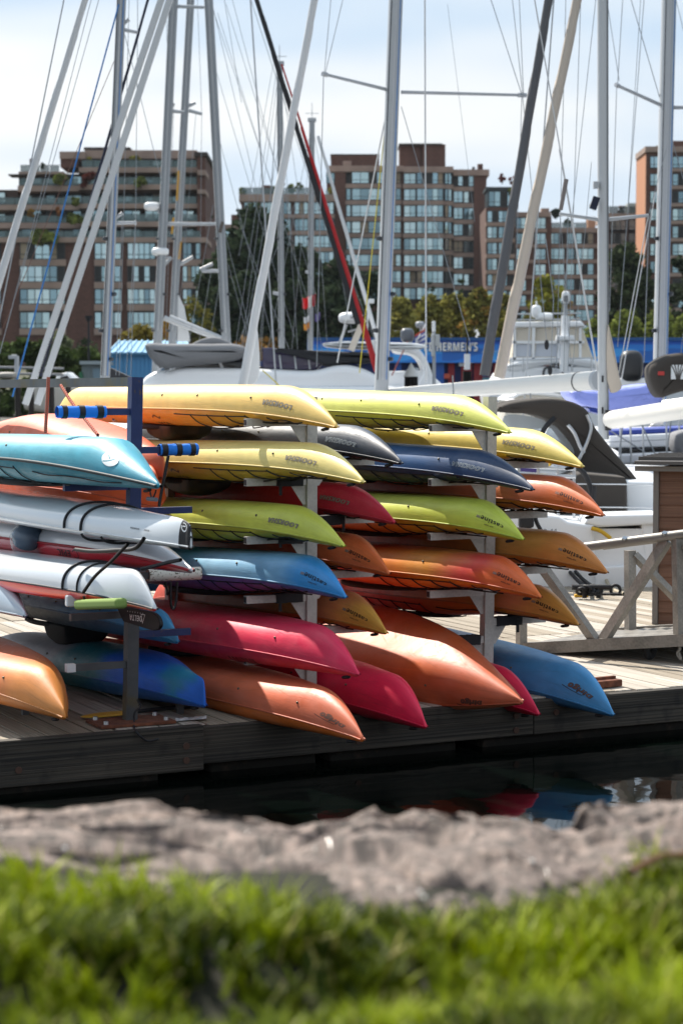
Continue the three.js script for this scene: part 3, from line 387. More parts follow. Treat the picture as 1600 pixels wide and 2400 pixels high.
  { L: 4.8, B: .56, D: .24, c: .6, p: 1.5, G: .04, tip: [62, 1446], e: EB - .62, gloss: 1, group: GL, label: 'pale grey kayak bow with dark blue rim at the left edge', cols: [[0, '#a8b6c2'], [5, '#b6bfc6']], deck: [[0, '#23527c'], [5, '#2a4c6c']], cords: false, rim: false, toggle: false, bolts: false, wear: .02 },
  { L: 4.6, B: .58, D: 0.235, c: .34, p: 1.6, blunt: .02, tip: [417, 1506], e: EB + .36, pitch: -1.7, group: GL, label: 'charcoal kayak with light blue stern and black rudder blade on the left rack', cols: [[0, '#4a9fd0'], [.4, '#3a8cc2'], [1.1, '#3478a8'], [1.9, '#3a5a78'], [2.8, '#353b44'], [3.6, '#37261f'], [5, '#2a2222']], blend: .3, deck: [[0, '#2d78aa'], [.9, '#2a4a66'], [2, '#3b4a50'], [5, '#2a2a2e']], prints: [], seat: [2.0, 0, .5, .18], seatM: mRubber, cords: false, wear: .1, scuff: .4 },
  { L: 4.6, B: .62, D: 0.31, c: 1.0, p: 1.35, blunt: 0.15, tip: [481, 1656], e: EB + .40, pitch: -3.2, nose: 2.6, box: .8, group: GL, label: 'grey kayak blending through teal into a bright blue square stern, low on the left rack', cols: [[0, '#1a66cc'], [.10, '#1c6ad0'], [.28, '#1d7a9c'], [.5, '#1962cc'], [1.15, '#185cc4'], [1.45, '#17707e'], [1.95, '#1d7482'], [2.3, '#868d97'], [3.3, '#858a92'], [5, '#7c8088']], blend: .45, deck: [[0, '#1450a0'], [1.2, '#175a90'], [2, '#1a6c6c'], [2.6, '#3a4450'], [5, '#3a3e44']], seat: [2.45, 0, .6, .14], seatM: mRubber, cords: false, wear: .1, scuff: .4 },
  { L: 4.0, B: .70, D: 0.3, c: 0.4, p: 1.15, blunt: .02, tip: [153, 1684], e: EB - .66, pitch: 0, group: GL, tipY: 0.03, label: 'orange kayak bow lying on the dock boards at the lower left corner', cols: [[0, '#c27a30'], [.45, '#c27834'], [.8, '#c0673a'], [1.4, '#c2694a'], [4, '#c06a48']], blend: .2, deck: [[0, '#b46a20'], [4, '#b05a2a']], boltS: [.62, .78], cords: false, prints: [], scuff: .9 },
];
const bands = (list) => (root, f) => { root.updateMatrixWorld(true); for (const [label, s0, s1, r, from = 0, to = 1] of list) { const pts = []; for (let i = 0; i <= 26; i++) { const t = lerp(from, to, i / 26), z = f.h - lerp(s0, s1, t) - .05 * Math.sin(t * 6); let q; if (t < .62) { const ph = lerp(-.02, 1, t / .62) * Math.PI; q = f.hullP(z, Math.max(0, ph)); q.x -= Math.cos(ph) * r; q.y += Math.sin(ph) * r; } else { const ph = lerp(1, 0, (t - .62) / .38) * Math.PI; q = f.deckP(z, ph); q.x -= Math.cos(ph) * r; q.y -= r + .01; } pts.push(q.applyMatrix4(root.matrixWorld)); } tag(mesh('strap', new THREE.TubeGeometry(new THREE.CatmullRomCurve3(pts), 60, r, 6), mBlack), label, 'strap'); } };
KY.forEach((k) => { if (k.label.startsWith('long white')) k.extra = bands([['black strap looped round the white surf ski, left of its two loops', 1.5, 1.25, .008], ['black strap looped round the white surf ski, right of its two loops', 1.25, .98, .008]]); if (k.label.startsWith('white surf ski with bright')) k.extra = bands([['black strap over the red and white surf ski, left of its two', 1.05, .78, .008], ['thinner black cord over the red and white surf ski, nearer the bow', .86, .6, .006]]); kayak(k); });
tag(cord('strap', '', 'strap', [[338, 1262], [320, 1283], [270, 1290], [215, 1292], [178, 1288]].map(([x, y]) => onE(x, y, EB - .56)), .012, mBlack), 'black strap running from the surf ski buckle across to the worn post', 'strap');
tag(cord('strap', '', 'strap', [[300, 1275], [262, 1315], [222, 1352], [196, 1388]].map(([x, y]) => onE(x, y, EB - .70)), .010, mBlack), 'black strap slanting from the worn post down over the red and white surf ski', 'strap');

// rudder on the charcoal kayak
{
  const a = onE(281, 1436, EB - .07), b = onE(381, 1452, EB - .07);
  const t = thing('rudder', 'black rudder blade with white lettering folded along the charcoal kayak stern', 'rudder', a);
  const d = b.clone().sub(a), L = d.length(); d.normalize(); const u = new THREE.Vector3().crossVectors(E, d).normalize(); if (u.y < 0) u.negate();
  const sh = new THREE.Shape(); sh.moveTo(0, .04); sh.lineTo(L * .7, .035); sh.quadraticCurveTo(L, .04, L, -.03); sh.quadraticCurveTo(L * .98, -.07, L * .8, -.068); sh.lineTo(L * .16, -.045); sh.quadraticCurveTo(L * .1, -.02, 0, .04);
  const g = new THREE.ExtrudeGeometry(sh, { depth: .016, bevelEnabled: true, bevelSize: .004, bevelThickness: .004, bevelSegments: 1 });
  g.applyMatrix4(new THREE.Matrix4().makeBasis(d, u, E.clone().negate()).setPosition(V(0, 0, 0))); mesh('blade', g, mBlack, t);
  const pg = new THREE.PlaneGeometry(L * .5, .08); { const uv = pg.attributes.uv; for (let i = 0; i < uv.count; i++) uv.setXY(i, 1 - uv.getX(i), 1 - uv.getY(i)); }
  pg.applyMatrix4(new THREE.Matrix4().makeBasis(d, u, E.clone().negate()).setPosition(d.clone().multiplyScalar(L * .45).addScaledVector(u, -.012).addScaledVector(E, -.024))); mesh('lettering', pg, printMat(...PRINTS.delta), t);
}
// straps, ropes, bag, cleats on the racks
function cord(name, label, cat, pts, r, m, group, parent) { const g = new THREE.TubeGeometry(new THREE.CatmullRomCurve3(pts), pts.length * 6, r, 6); const o = mesh(name, g, m, parent); if (!parent) tag(o, label, cat, group); return o; }
{
  cord('strap', 'black webbing loop hanging under the white pipe arm', 'strap', [[388, 1364], [392, 1388], [391, 1394], [398, 1388], [400, 1364]].map(([x, y]) => onK(x, y, KB + .06)), .007, mBlack);
  cord('strap', 'longer black webbing loop hanging beside the short one under the white pipe arm', 'strap', [[400, 1364], [402, 1420], [406, 1428], [411, 1420], [416, 1364]].map(([x, y]) => onK(x, y, KB + .08)), .009, mBlack);
  cord('strap', 'thin black strap stretched between the foam arm and the orange kayak', 'strap', [[395, 1068], [386, 1115], [376, 1168], [373, 1188]].map(([x, y]) => onK(x, y, KB + .1)), .011, mBlack);
  cord('strap', 'dark strap lashing the pointed red surf ski tip to the pipe arm', 'strap', [[333, 1333], [360, 1327], [395, 1318], [424, 1312]].map(([x, y]) => onE(x, y, EB - .28)), .011, mBlack);
  // red and white rope from the top beam
  const ropeT = dataTex(64, 64, (u, v) => { const s = Math.sin((u * 6 + v * 1) * 2 * Math.PI); return s > .2 ? [.66, .18, .13] : s > -.5 ? [.52, .13, .11] : [.78, .60, .50]; }, true, 1, 1); ropeT.repeat.set(5, 2);
  const mRope = std('#ffffff', .9, 0, { map: ropeT });
  cord('rope', 'red flecked rope hanging straight down from the rack beam', 'rope', [[114, 884], [112, 930], [109, 975], [107, 1014]].map(([x, y]) => onE(x, y, EB - .05)), .012, mRope);
  cord('rope', 'red flecked rope slanting down to the right from the rack beam', 'rope', [[143, 903], [170, 945], [202, 985], [230, 1020]].map(([x, y]) => onE(x, y, EB - .05)), .012, mRope);
  // toggle on teal bow
  const tg = thing('grab_handle', 'grey grab handle hanging on a cord from the teal kayak bow', 'handle', onE(357, 1170, EB - .3));
  new MB().cyl(onE(347, 1169, EB - .3), onE(367, 1171, EB - .3), .012, .012, 10).build('grip', std('#5b6068', .6), tg);
  new MB().tube([onE(352, 1146, EB - .3), onE(353, 1158, EB - .3), onE(357, 1168, EB - .3), onE(364, 1156, EB - .3), onE(366, 1149, EB - .3)], .005, 5).build('cord', mCord, tg);
  // lime float tied under the surf ski
  const fl = thing('float', 'pale green foam float tied under the red and white surf ski', 'float', onE(230, 1415, EB - .55));
  { const a = onE(186, 1417, EB - .55), b = onE(286, 1414, EB - .55); new MB().add(beamRound(a, b, .075, .06)).build('block', std('#7f9850', .9), fl); const c = onE(168, 1408, EB - .57); new MB().box(c, .07, .07, .05, .4, .01).build('white_tag', mWhiteP, fl); }
  const bg = thing('dry_bag', 'clear plastic bag with blue and black contents hanging under the white surf ski', 'bag', onE(66, 1268, EB - .3));
  { const c = onE(66, 1258, EB - .32); const g = new THREE.SphereGeometry(.12, 20, 14); const p = g.attributes.position; for (let i = 0; i < p.count; i++) { const y = p.getY(i); p.setXYZ(i, p.getX(i) * .9 * (1 + .15 * noise.noise(p.getX(i) * 20, y * 20, p.getZ(i) * 20)), y * .8, p.getZ(i) * .9); } g.computeVertexNormals(); g.translate(c.x, c.y, c.z); new MB().add(g).build('content', std('#31506c', .35, 0, { roughnessMap: plasticRough }), bg);
    const g2 = g.clone(); g2.translate(-c.x, -c.y, -c.z); g2.scale(1.12, 1.25, 1.12); g2.translate(c.x, c.y - .02, c.z); new MB().add(g2).build('plastic_film', new THREE.MeshPhysicalMaterial({ color: '#eef2f4', roughness: .12, transmission: .96, thickness: 0, bumpMap: plasticBump, bumpScale: .01, side: THREE.DoubleSide }), bg); }
  // paddle blade and rag on the dock
  const pd = thing('paddle', 'yellow paddle blade lying on the dock boards behind the blue rack post', 'paddle', onY(255, 1674, DOCK + .02), .6);
  { const g = new THREE.SphereGeometry(1, 20, 10); g.scale(.20, .012, .075); mesh('blade', g, std('#c79a34', .5), pd); const s = new THREE.CylinderGeometry(.014, .014, .8, 10); s.rotateZ(Math.PI / 2); s.translate(.55, .0, 0); mesh('shaft', s, mBlack, pd); }
  const rg = mesh('rag', grid(16, 8, (u, v) => { const p = onY(lerp(412, 484, u), lerp(1686 - 6 * u, 1692 - 5 * u, v), DOCK + .004); p.y += .012 * Math.max(0, Math.sin(u * 19 + v * 5)) * Math.sin(Math.PI * v) + .006; return p; }), std('#c9ccce', .95)); tag(rg, 'crumpled white rag on the dock edge under the square blue stern', 'rag');
  cord('cable', 'black cable hanging from the worn post over the dock edge', 'cable', [[322, 1640], [330, 1655], [316, 1670], [315, 1690], [322, 1718], [345, 1736], [372, 1732]].map(([x, y], i) => onK(x, y, i < 4 ? KB + .1 : .06)), .007, mBlack);
}
function beamRound(a, b, w, h) { const d = b.clone().sub(a), L = d.length(); d.normalize(); const s = new THREE.Vector3().crossVectors(V(0, 1, 0), d).normalize(), u = new THREE.Vector3().crossVectors(d, s); const g = new RoundedBoxGeometry(w, h, L, 2, Math.min(w, h) * .35); g.applyMatrix4(new THREE.Matrix4().makeBasis(s, u, d).setPosition(a.clone().add(b).multiplyScalar(.5))); return g; }
// ---------- foreground: grass, rocks, bank ----------
{
  const hgt = (x, z) => 1.675 - .055 * sstep(-2.35, -2.9, z) + .035 * noise.noise(x * 2.1, z * 2.3, 1.7) + .045 * sstep(-2.75, -3.0, z) * 0 - .11 * Math.exp(-Math.pow((z + 2.46 + .06 * Math.sin(x * 2)) / .16, 2)) * sstep(.85, -.1, x) + .03 * Math.exp(-Math.pow((z + 2.15) / .12, 2)) * noise.noise(x * 3, 2, 4.4);
  const soil = mesh('lawn_ground', grid(60, 40, (u, v) => { const x = lerp(-2.6, 2.6, u), z = lerp(.8, -3.15, v); return V(x, hgt(x, z) - .004, z); }), std('#1a1a0c', 1)); soil.userData.kind = 'structure';
  // sloping stone bank from the lawn down into the water
  const bankT = dataTex(256, 256, (u, v) => { const s = .34 + .2 * tn(u, v, 9, 2, 5); return [s, s * .96, s * .9]; }, true, 1, 1);
  const bank = mesh('bank', grid(60, 24, (u, v) => { const x = lerp(-14, 14, u), t = v; const z = lerp(-2.6, -6.0, t), y = lerp(1.52, -.8, Math.pow(t, 1.1)); const n = .13 * fbm(x * 1.1, z * 1.4, 3.1, 4) * sstep(0, .1, t); return V(x, y + n, z + n); }), std('#8a8178', .95, 0, { map: bankT })); bank.userData.kind = 'structure';
  const fl = mesh('ground', (() => { const g = new THREE.PlaneGeometry(28, 20); g.rotateX(-Math.PI / 2); g.translate(0, 1.5, 7.4); return g; })(), std('#2d3016', 1)); fl.userData.kind = 'structure';
  // boulders
  const rkT = dataTex(512, 512, (u, v) => { const b = tn(u, v, 6, 2, 6), g = tn(u, v, 22, 5, 3), s = clamp(.37 + .28 * b + .50 * g, .07, .9), k = sstep(.12, .4, tn(u, v, 14, 8.8, 4)); const c = [s * 1.07, s * .94, s * .87]; return c.map((a, q) => lerp(a, [.17, .145, .13][q], k * .8)); }, true, 2.1, 2.1);
  const rkB = dataTex(512, 512, (u, v) => .5 + .55 * tn(u, v, 12, 2, 6) + .25 * tn(u, v, 70, 5, 2), false, 2.1, 2.1);
  const rkR = dataTex(256, 256, (u, v) => [0, sstep(.34, .30, tn(u, v, 60, 1.7, 2)) * .62 + .2, 0], false, 3, 3);
  const mRock = std('#ffffff', 1, 0, { map: rkT, bumpMap: rkB, bumpScale: .016, roughnessMap: rkR });
  const facet = (x, y, s) => { const S = .15, gx = Math.floor(x / S), gy = Math.floor(y / S); let best = 9, v = 0; const hsh = (i, j, k) => { const t = Math.sin(i * 127.1 + j * 311.7 + k * 74.7 + s * 19.3) * 43758.5453; return t - Math.floor(t); };
    for (let i = -1; i <= 1; i++) for (let j = -1; j <= 1; j++) { const cx = (gx + i + hsh(gx + i, gy + j, 1)) * S, cy = (gy + j + hsh(gx + i, gy + j, 2)) * S, dd = (x - cx) ** 2 + (y - cy) ** 2; if (dd < best) { best = dd; v = (hsh(gx + i, gy + j, 3) - .5) * .012 + (x - cx) * (hsh(gx + i, gy + j, 4) - .5) * .26 + (y - cy) * (hsh(gx + i, gy + j, 5) - .5) * .3; } } return v; };
  const mQuartz = new THREE.MeshPhysicalMaterial({ color: '#e8e2da', roughness: .06, clearcoat: 1, clearcoatRoughness: .02 });
  const rock = (label, c, rx, ry, rz, z0, top) => { const t = thing('boulder', label, 'rock', V(c[0], c[1] - ry, c[2]), 0, null);
    const g = grid(150, 90, (u, v) => { const a = u * 2 * Math.PI, b = (v - .5) * Math.PI; const sx = Math.sign(Math.cos(a)) * Math.pow(Math.abs(Math.cos(a)), .34), sz = Math.sign(Math.sin(a)) * Math.pow(Math.abs(Math.sin(a)), .7), cb = Math.pow(Math.cos(b), .30), sb = Math.sign(Math.sin(b)) * Math.pow(Math.abs(Math.sin(b)), .62);
      const q = V(rx * cb * sx, ry * sb, rz * cb * sz); const n = fbm(q.x * 2.1 + z0, q.y * 2.4, q.z * 2.2, 5), f = fbm(q.x * 9 + z0, q.y * 9, q.z * 9, 4), ff = fbm(q.x * 34 + z0, q.y * 34, q.z * 34, 3), pit = -Math.max(0, fbm(q.x * 11 + z0 + 9, q.y * 11, q.z * 11, 3) - .08) * .14 - .03 * Math.max(0, .10 - Math.abs(noise.noise(q.x * 3.1 + z0, q.y * 2, q.z * 4.2))) / .10;
      q.x *= 1 + .05 * n; q.z *= 1 + .07 * n; q.y += .008 * n + (.4 + .6 * Math.abs(sb)) * .026 * f + .012 * ff + pit + top(q.x + c[0], q.z + c[2]); q.z += .04 * fbm(q.x * 6 + z0, q.y * 10, 4.4, 4); q.x += .02 * fbm(q.x * 8, q.y * 9 + z0, q.z * 8, 3); { const fv = facet(q.x + .02 * f, q.z + q.y * 1.2 + .02 * n, z0); q.y += fv * Math.abs(sb); q.z += fv * Math.abs(cb) * .9; } q.u = q.x + q.y * .2; q.v = q.z + q.y; return q.add(V(0, ry, 0)); });
    mesh('stone', g, mRock, t); const pa = g.attributes.position, qg = new THREE.SphereGeometry(.0042, 10, 8); let made = 0;
    for (let i = 0; made < 9 && i < 4000; i++) { const k = (rnd() * pa.count) | 0, nz = g.attributes.normal; if (pa.getZ(k) < .05 || pa.getY(k) < ry * 1.0 || Math.abs(c[0] + pa.getX(k)) > .55 || nz.getY(k) < .2) continue; const o = mesh('quartz_grain', qg, mQuartz, t); o.position.set(pa.getX(k), pa.getY(k) + .001, pa.getZ(k)); made++; }
    return t; };
  rock('long pale granite boulder edging the lawn, reaching from the left to the gap', [-1.0, 1.470, -3.34], 1.50, .155, .46, 1.3, (x, z) => .022 * Math.exp(-Math.pow((x - .28) / .22, 2)) - .02 * sstep(-.3, -.1, x) * sstep(.12, -.1, x));
  rock('smaller granite boulder right of the gap, cut off by the right frame edge', [1.03, 1.478, -3.34], .75, .165, .44, 7.7, (x, z) => .02 * sstep(.75, 1.0, x));
  rock('small dark brown boulder wedged low in the gap between the two pale ones', [.42, 1.40, -3.42], .16, .13, .3, 13.1, () => 0);
  // grass: curved blades over the lawn, one mass nobody could count
  const bl = new THREE.BufferGeometry(); { const p = [], n = [], ix = []; const S = 4; for (let i = 0; i <= S; i++) { const t = i / S, w = .0034 * (1 - t * t * .92), y = t - .12 * t * t, z = .38 * t * t; p.push(-w, y, z, w, y, z); n.push(0, .3, .95, 0, .3, .95); } for (let i = 0; i < S; i++) { const a = i * 2; ix.push(a, a + 1, a + 2, a + 1, a + 3, a + 2); } bl.setAttribute('position', new THREE.Float32BufferAttribute(p, 3)); bl.setAttribute('normal', new THREE.Float32BufferAttribute(n, 3)); bl.setIndex(ix); bl.computeVertexNormals(); }
  const mGrass = new THREE.MeshPhysicalMaterial({ color: '#ffffff', roughness: .5, specularIntensity: .25, transmission: .4, thickness: 0, side: THREE.DoubleSide });
  const N = 36000, im = new THREE.InstancedMesh(bl, mGrass, N); im.name = 'grass'; const M = new THREE.Matrix4(), q = new THREE.Quaternion(), e = new THREE.Euler(), c = new THREE.Color(); let k = 0;
  const rockFront = (x) => -2.93 + .07 * Math.sin(x * 2.3 + .5) - .10 * sstep(.3, .8, x) + .06 * noise.noise(x * 4, 3.3, 1.1) - .28 * Math.exp(-Math.pow((x - .50) / .09, 2));
  while (k < N) {
    const z = -1.75 - 1.65 * rnd(), x = (rnd() * 2 - 1) * (.36 * -z * .6 + .35);
    if (z < rockFront(x) - .05 * rnd()) continue;
    const cl = fbm(x * 3.2, z * 3.6, 6.1, 3), valley = Math.exp(-Math.pow((z + 2.46 + .06 * Math.sin(x * 2)) / .17, 2)) * sstep(.95, -.1, x); if (rnd() < valley * .5) continue; const ridge = Math.exp(-Math.pow((z + 2.66 + .06 * Math.sin(x * 3)) / .10, 2));
    const tone = clamp(.42 + cl * 1.5 + rr(-.28, .28)), nb = 10 + (rnd() * 16 | 0), hL = (1 + cl * .9) * (1 - .6 * valley) * (1 + .3 * ridge) * (z < -2.8 ? rr(.6, 1.1) : 1) * rr(.8, 1.25), la = rnd() * 6.28;
    for (let b = 0; b < nb && k < N; b++) {
      const L = rr(.040, .080) * hL, r = Math.sqrt(rnd()) * .022, an = rnd() * 6.28, bx = x + Math.cos(an) * r, bz = z + Math.sin(an) * r;
      e.set(rr(-.25, .25) + r * 14, an + 1.57 * 0 + rr(-.6, .6), rr(-.25, .25), 'YXZ'); q.setFromEuler(e); M.compose(V(bx, hgt(bx, bz) - .004, bz), q, V(rr(.75, 1.4), L, L)); im.setMatrixAt(k, M);
      const t = clamp(tone + rr(-.25, .25)); c.setRGB(lerp(.03, .47, t), lerp(.055, .56, t), lerp(.001, .008, t)); if (rnd() < .05) c.setRGB(.46, .40, .13); im.setColorAt(k, c); k++;
    }
  }
  im.castShadow = im.receiveShadow = true; im.userData = { kind: 'stuff', label: 'lush green grass blades at the edge of the lawn in front of the rocks', category: 'grass' }; scene.add(im);
  // dry twigs in the rock gap
  cord('twig', 'dry brown twig lying in the gap between the two boulders', 'twig', [V(.44, 1.66, -3.0), V(.50, 1.665, -3.08), V(.55, 1.65, -3.16), V(.6, 1.66, -3.2)], .006, std('#6b4a30', .9));
}
// ---------- gangway ----------
{
  const z0 = 16.0, dz = .75, at = (x, y) => P(x, y, lerp(z0, z0 - dz, (x - 1232) / 368));
  const t = thing('gangway', 'aluminium truss gangway climbing from the dock to the right with handrails and wheels', 'gangway', at(1232, 1524));
  const side = V(.62, 0, -.78).multiplyScalar(1.25);
  const TL = [[1225, 1301], [1380, 1281], [1600, 1252], [1760, 1231]].map((q) => at(...q)), BL = [[1228, 1520], [1400, 1511], [1600, 1500], [1760, 1491]].map((q) => at(...q));
  for (const s of [0, 1]) { const o = side.clone().multiplyScalar(s), A = (p) => p.clone().add(o);
    new MB().beam(A(BL[0]), A(BL[3]), .06, .095).build('bottom_chord', mAluG, t);
    new MB().cyl(A(TL[0]), A(TL[3]), .036, .036, 14).build('handrail', mAluG, t);
   
    const dn = (p, f) => p.clone().lerp(V(p.x, 0, p.z), 0).setY(p.y + f);
    const V1 = [at(1221, 1330), at(1221, 1512)], V2 = [at(1586, 1262), at(1591, 1498)], dA = [at(1258, 1312), at(1394, 1502)], dB = [at(1412, 1502), at(1562, 1265)], dC = [at(1606, 1275), at(1760, 1480)];
    if (!s) { for (const [a, b] of [V1, V2]) new MB().beam(A(a), A(b), .068, .068, K).build('upright', mAluG, t); for (const [a, b] of [dA, dB, dC]) new MB().beam(A(a), A(b), .055, .085, V(.6, 0, .8)).build('diagonal', mAluG, t); }
    else { const z2 = at(1478, 1290); const F = (x, y) => P(x, y, 16.75); for (const [a, b] of [[F(1475, 1290), F(1476, 1486)]]) new MB().beam(a, b, .075, .07, K).build('upright', mAluG, t); for (const [a, b] of [[F(1484, 1300), F(1600, 1420)]]) new MB().beam(a, b, .05, .08, V(.6, 0, .8)).build('diagonal', mAluG, t); }
    for (const x of [1460, 1553, 1690]) if (!s) { const p = at(x, 1262 + (1460 - x) * .13); new MB().cyl(V(p.x, p.y - .02, p.z + .03), V(p.x, p.y + .012, p.z + .07), .016, .016, 8).cyl(V(p.x - .02, p.y, p.z + .05), V(p.x + .045, p.y + .01, p.z + .05), .014, .012, 8).build('rail_clamp', mSteel, t); }
  }
  const deckG = new MB(); { const n = 14; for (let i = 0; i < n; i++) { const a = BL[0].clone().lerp(BL[3], i / n), b = BL[0].clone().lerp(BL[3], (i + .9) / n); const m = a.clone().add(b).multiplyScalar(.5).addScaledVector(side, .5).setY((a.y + b.y) / 2 + .015); new MB().beam(m.clone().addScaledVector(side, -.47), m.clone().addScaledVector(side, .47), .145, .022).build('tread', mAluG, t); } }
  { const p = at(1510, 1542); for (const s of [0, .8]) { const c = p.clone().addScaledVector(side, s + .06); c.y = DOCK + .085; const g = new THREE.TorusGeometry(.055, .03, 10, 20); g.rotateY(.9); g.translate(c.x, c.y, c.z); new MB().add(g).build('wheel', mRubber, t); new MB().beam(V(c.x, c.y, c.z), V(c.x, c.y + .12, c.z), .05, .03).build('wheel_bracket', mOldSteel, t); } }
  cord('rope', 'frayed grey rope tied at the gangway bottom chord near the right frame edge', 'rope', [at(1588, 1508), at(1592, 1520), at(1586, 1532), at(1594, 1545), at(1590, 1530)], .012, std('#8d8a84', .95));
}
// ---------- timber clad dock box ----------
{
  const zf = 17.9, bl = P(1527, 1487, zf); bl.y = DOCK; const tl = P(1526, 1098, zf), hgt = tl.y - DOCK;
  const t = thing('storage_shed', 'brown clapboard storage shed with grey trim on the dock behind the gangway', 'shed', bl);
  const wx = 1.9, tex = [0, 1, 2].map((i) => woodT([.30, .20, .15], [.52, .38, .30], 0, 60 + i * 5)), ms = tex.map((m) => std('#ffffff', .75, 0, { map: m, bumpMap: woodB, bumpScale: .003 }));
  new MB().box(V(bl.x + wx / 2 + .04, DOCK + hgt / 2, bl.z - .75), wx, hgt, 1.4).build('wall_core', std('#3a2a22', .9), t);
  const n = 13, bh = hgt / n;
  for (let i = 0; i < n; i++) { for (const f of [0, 1]) { const g = new THREE.BoxGeometry(f ? 1.4 : wx, bh * 1.04, .018); const p = g.attributes.position, u = g.attributes.uv; for (let q = 0; q < p.count; q++) u.setXY(q, p.getY(q) * 2.4 + i * .3, p.getX(q) * .7 + i * .37); g.rotateX(-.13); if (f) { g.rotateY(-Math.PI / 2); } g.translate(f ? .025 : wx / 2 + .05, bh * (i + .5), f ? -.74 : -.035); const o = mesh('clapboard', g, ms[(i * 2 + f) % 3], t); } }
  new MB().box(V(bl.x + .022, DOCK + hgt / 2, bl.z - .018), .05, hgt, .05, 0, .004).build('corner_trim', std('#6f6a66', .6), t);
  new MB().beam(V(bl.x - .16, DOCK + hgt + .0, bl.z + .05), V(bl.x + wx, DOCK + hgt + .0, bl.z + .05), .03, .045).build('fascia', std('#77736f', .55), t);
  new MB().box(V(bl.x + wx / 2 - .05, DOCK + hgt + .055, bl.z - .7), wx + .2, .03, 1.7, 0).build('roof', std('#54504e', .6), t);
  { const b = new MB(); for (let i = 0; i < 6; i++) b.box(V(bl.x + wx / 2 - .05, DOCK + hgt + .085, bl.z - .1 - i * .25), wx + .2, .035, .04); b.build('roof_rib', std('#4a4644', .6), t).userData.kind = 'stuff'; }
  t.rotation.y = -.3;
}
// mooring cleat and lines at the far dock edge
{
  const p = onY(1385, 1397, DOCK + .03); const t = thing('cleat', 'black mooring cleat wound with rope at the far dock edge', 'cleat', p);
  { const b = new MB(); b.cyl(up(p, -.02).add(V(-.07, 0, 0)), up(p, .08).add(V(-.07, 0, 0)), .025).cyl(up(p, -.02).add(V(.07, 0, 0)), up(p, .08).add(V(.07, 0, 0)), .025).cyl(up(p, .09).add(V(-.2, 0, 0)), up(p, .09).add(V(.2, 0, 0)), .028); b.build('horns', mBlack, t); const w = new MB(); for (let i = 0; i < 5; i++) { const pts = []; for (let a = 0; a < 9; a++) pts.push(p.clone().add(V(-.10 + .04 * i + .05 * Math.cos(a * .78), .05 + .02 * i % .04 + .035 * Math.sin(a * .78), .05 * Math.sin(a * .78 + i)))); w.tube(pts, .016, 6); } w.build('rope_wrap', mBlack, t); }
  const r = thing('mooring_ring', 'black mooring ring standing on the far dock edge right of the cleat', 'ring', onY(1441, 1394, DOCK)); { const g = new THREE.TorusGeometry(.05, .016, 8, 20); g.translate(0, .05, 0); mesh('ring', g, mBlack, r); const g2 = new THREE.BoxGeometry(.3, .02, .14); g2.translate(-.05, .01, 0); mesh('foot', g2, mBlack, r); }
  cord('mooring_line', 'upper of two black mooring lines from the white cruiser stern to the cleat', 'rope', [P(1322, 1326, 21.6), P(1350, 1358, 21.2), P(1378, 1380, 20.8), p.clone().add(V(-.05, .07, 0))], .022, mBlack);
  cord('mooring_line', 'lower of two black mooring lines from the white cruiser stern to the cleat', 'rope', [P(1332, 1322, 21.6), P(1365, 1358, 21.2), P(1392, 1378, 20.8), p.clone().add(V(.05, .07, 0))], .022, mBlack);
  cord('mooring_line', 'pale mooring line from the cruiser transom to the dock', 'rope', [P(1418, 1352, 21.5), P(1425, 1372, 21.2), P(1440, 1384, 20.9), P(1462, 1391, 20.4)], .02, std('#a59a86', .9));
  const y = mesh('pad', new RoundedBoxGeometry(.14, .03, .06, 1, .006), std('#d9a520', .6)); y.position.copy(onY(1361, 1396, DOCK + .015)); tag(y, 'small yellow pad on the far dock edge left of the cleat', 'pad');
}
// ---------- boats ----------
const gel = std('#e4e6e8', .3), gelGrey = std('#b9c0c6', .35), navyGel = std('#14305a', .25), canvasGrey = std('#7c7d80', .9, 0, { bumpMap: plasticBump, bumpScale: .02 }), canvasDark = std('#26282d', .85, 0, { bumpMap: plasticBump, bumpScale: .02 }), canvasBrown = std('#3b3632', .9, 0, { bumpMap: plasticBump, bumpScale: .012 }), darkGlass = std('#14161c', .08, 0), violetGlass = std('#3b3650', .1), mMast = std('#b2b5b8', .35, .1), mMastL = std('#94989c', .4, .1), mMastGrey = std('#a3a7ac', .42), mWire = std('#8f9499', .4, .6), mSailW = std('#c9cbcd', .85, 0, { bumpMap: plasticBump, bumpScale: .02 }), mSailC = std('#b9aea2', .85, 0, { bumpMap: plasticBump, bumpScale: .02 }), mSailG = std('#55565a', .85, 0, { bumpMap: plasticBump, bumpScale: .02 }), mRed = std('#a51e22', .8), mNavy = std('#151d33', .8), mYellow = std('#c9b93a', .8), mBlueRope = std('#2a6fb0', .8);
const px = (pts, d) => pts.map(([x, y]) => P(x, y, d));
// an outline given at its distance, built as a body with real thickness and rounded edges
function body(name, pts, d, depth, mat, parent, bevel = .05, holes = []) {
  const w = px(pts, d).map((p) => new THREE.Vector2(p.x, p.y)); const sh = new THREE.Shape(w);
  for (const h of holes) sh.holes.push(new THREE.Path(px(h, d).map((p) => new THREE.Vector2(p.x, p.y))));
  let g = new THREE.ExtrudeGeometry(sh, { depth: depth, bevelEnabled: bevel > 0, bevelSize: bevel, bevelThickness: bevel, bevelOffset: -bevel, bevelSegments: 3, curveSegments: 6 }); g.translate(0, 0, -d - depth);
  g = toCreasedNormals(g, .7); return new MB().add(g).build(name, mat, parent);
}
function smoothPts(pts, n = 6, closed = true) { const c = new THREE.CatmullRomCurve3(pts.map(([x, y]) => V(x, y, 0)), closed, 'centripetal'); return c.getPoints(pts.length * n).slice(0, closed ? -1 : undefined).map((p) => [p.x, p.y]); }
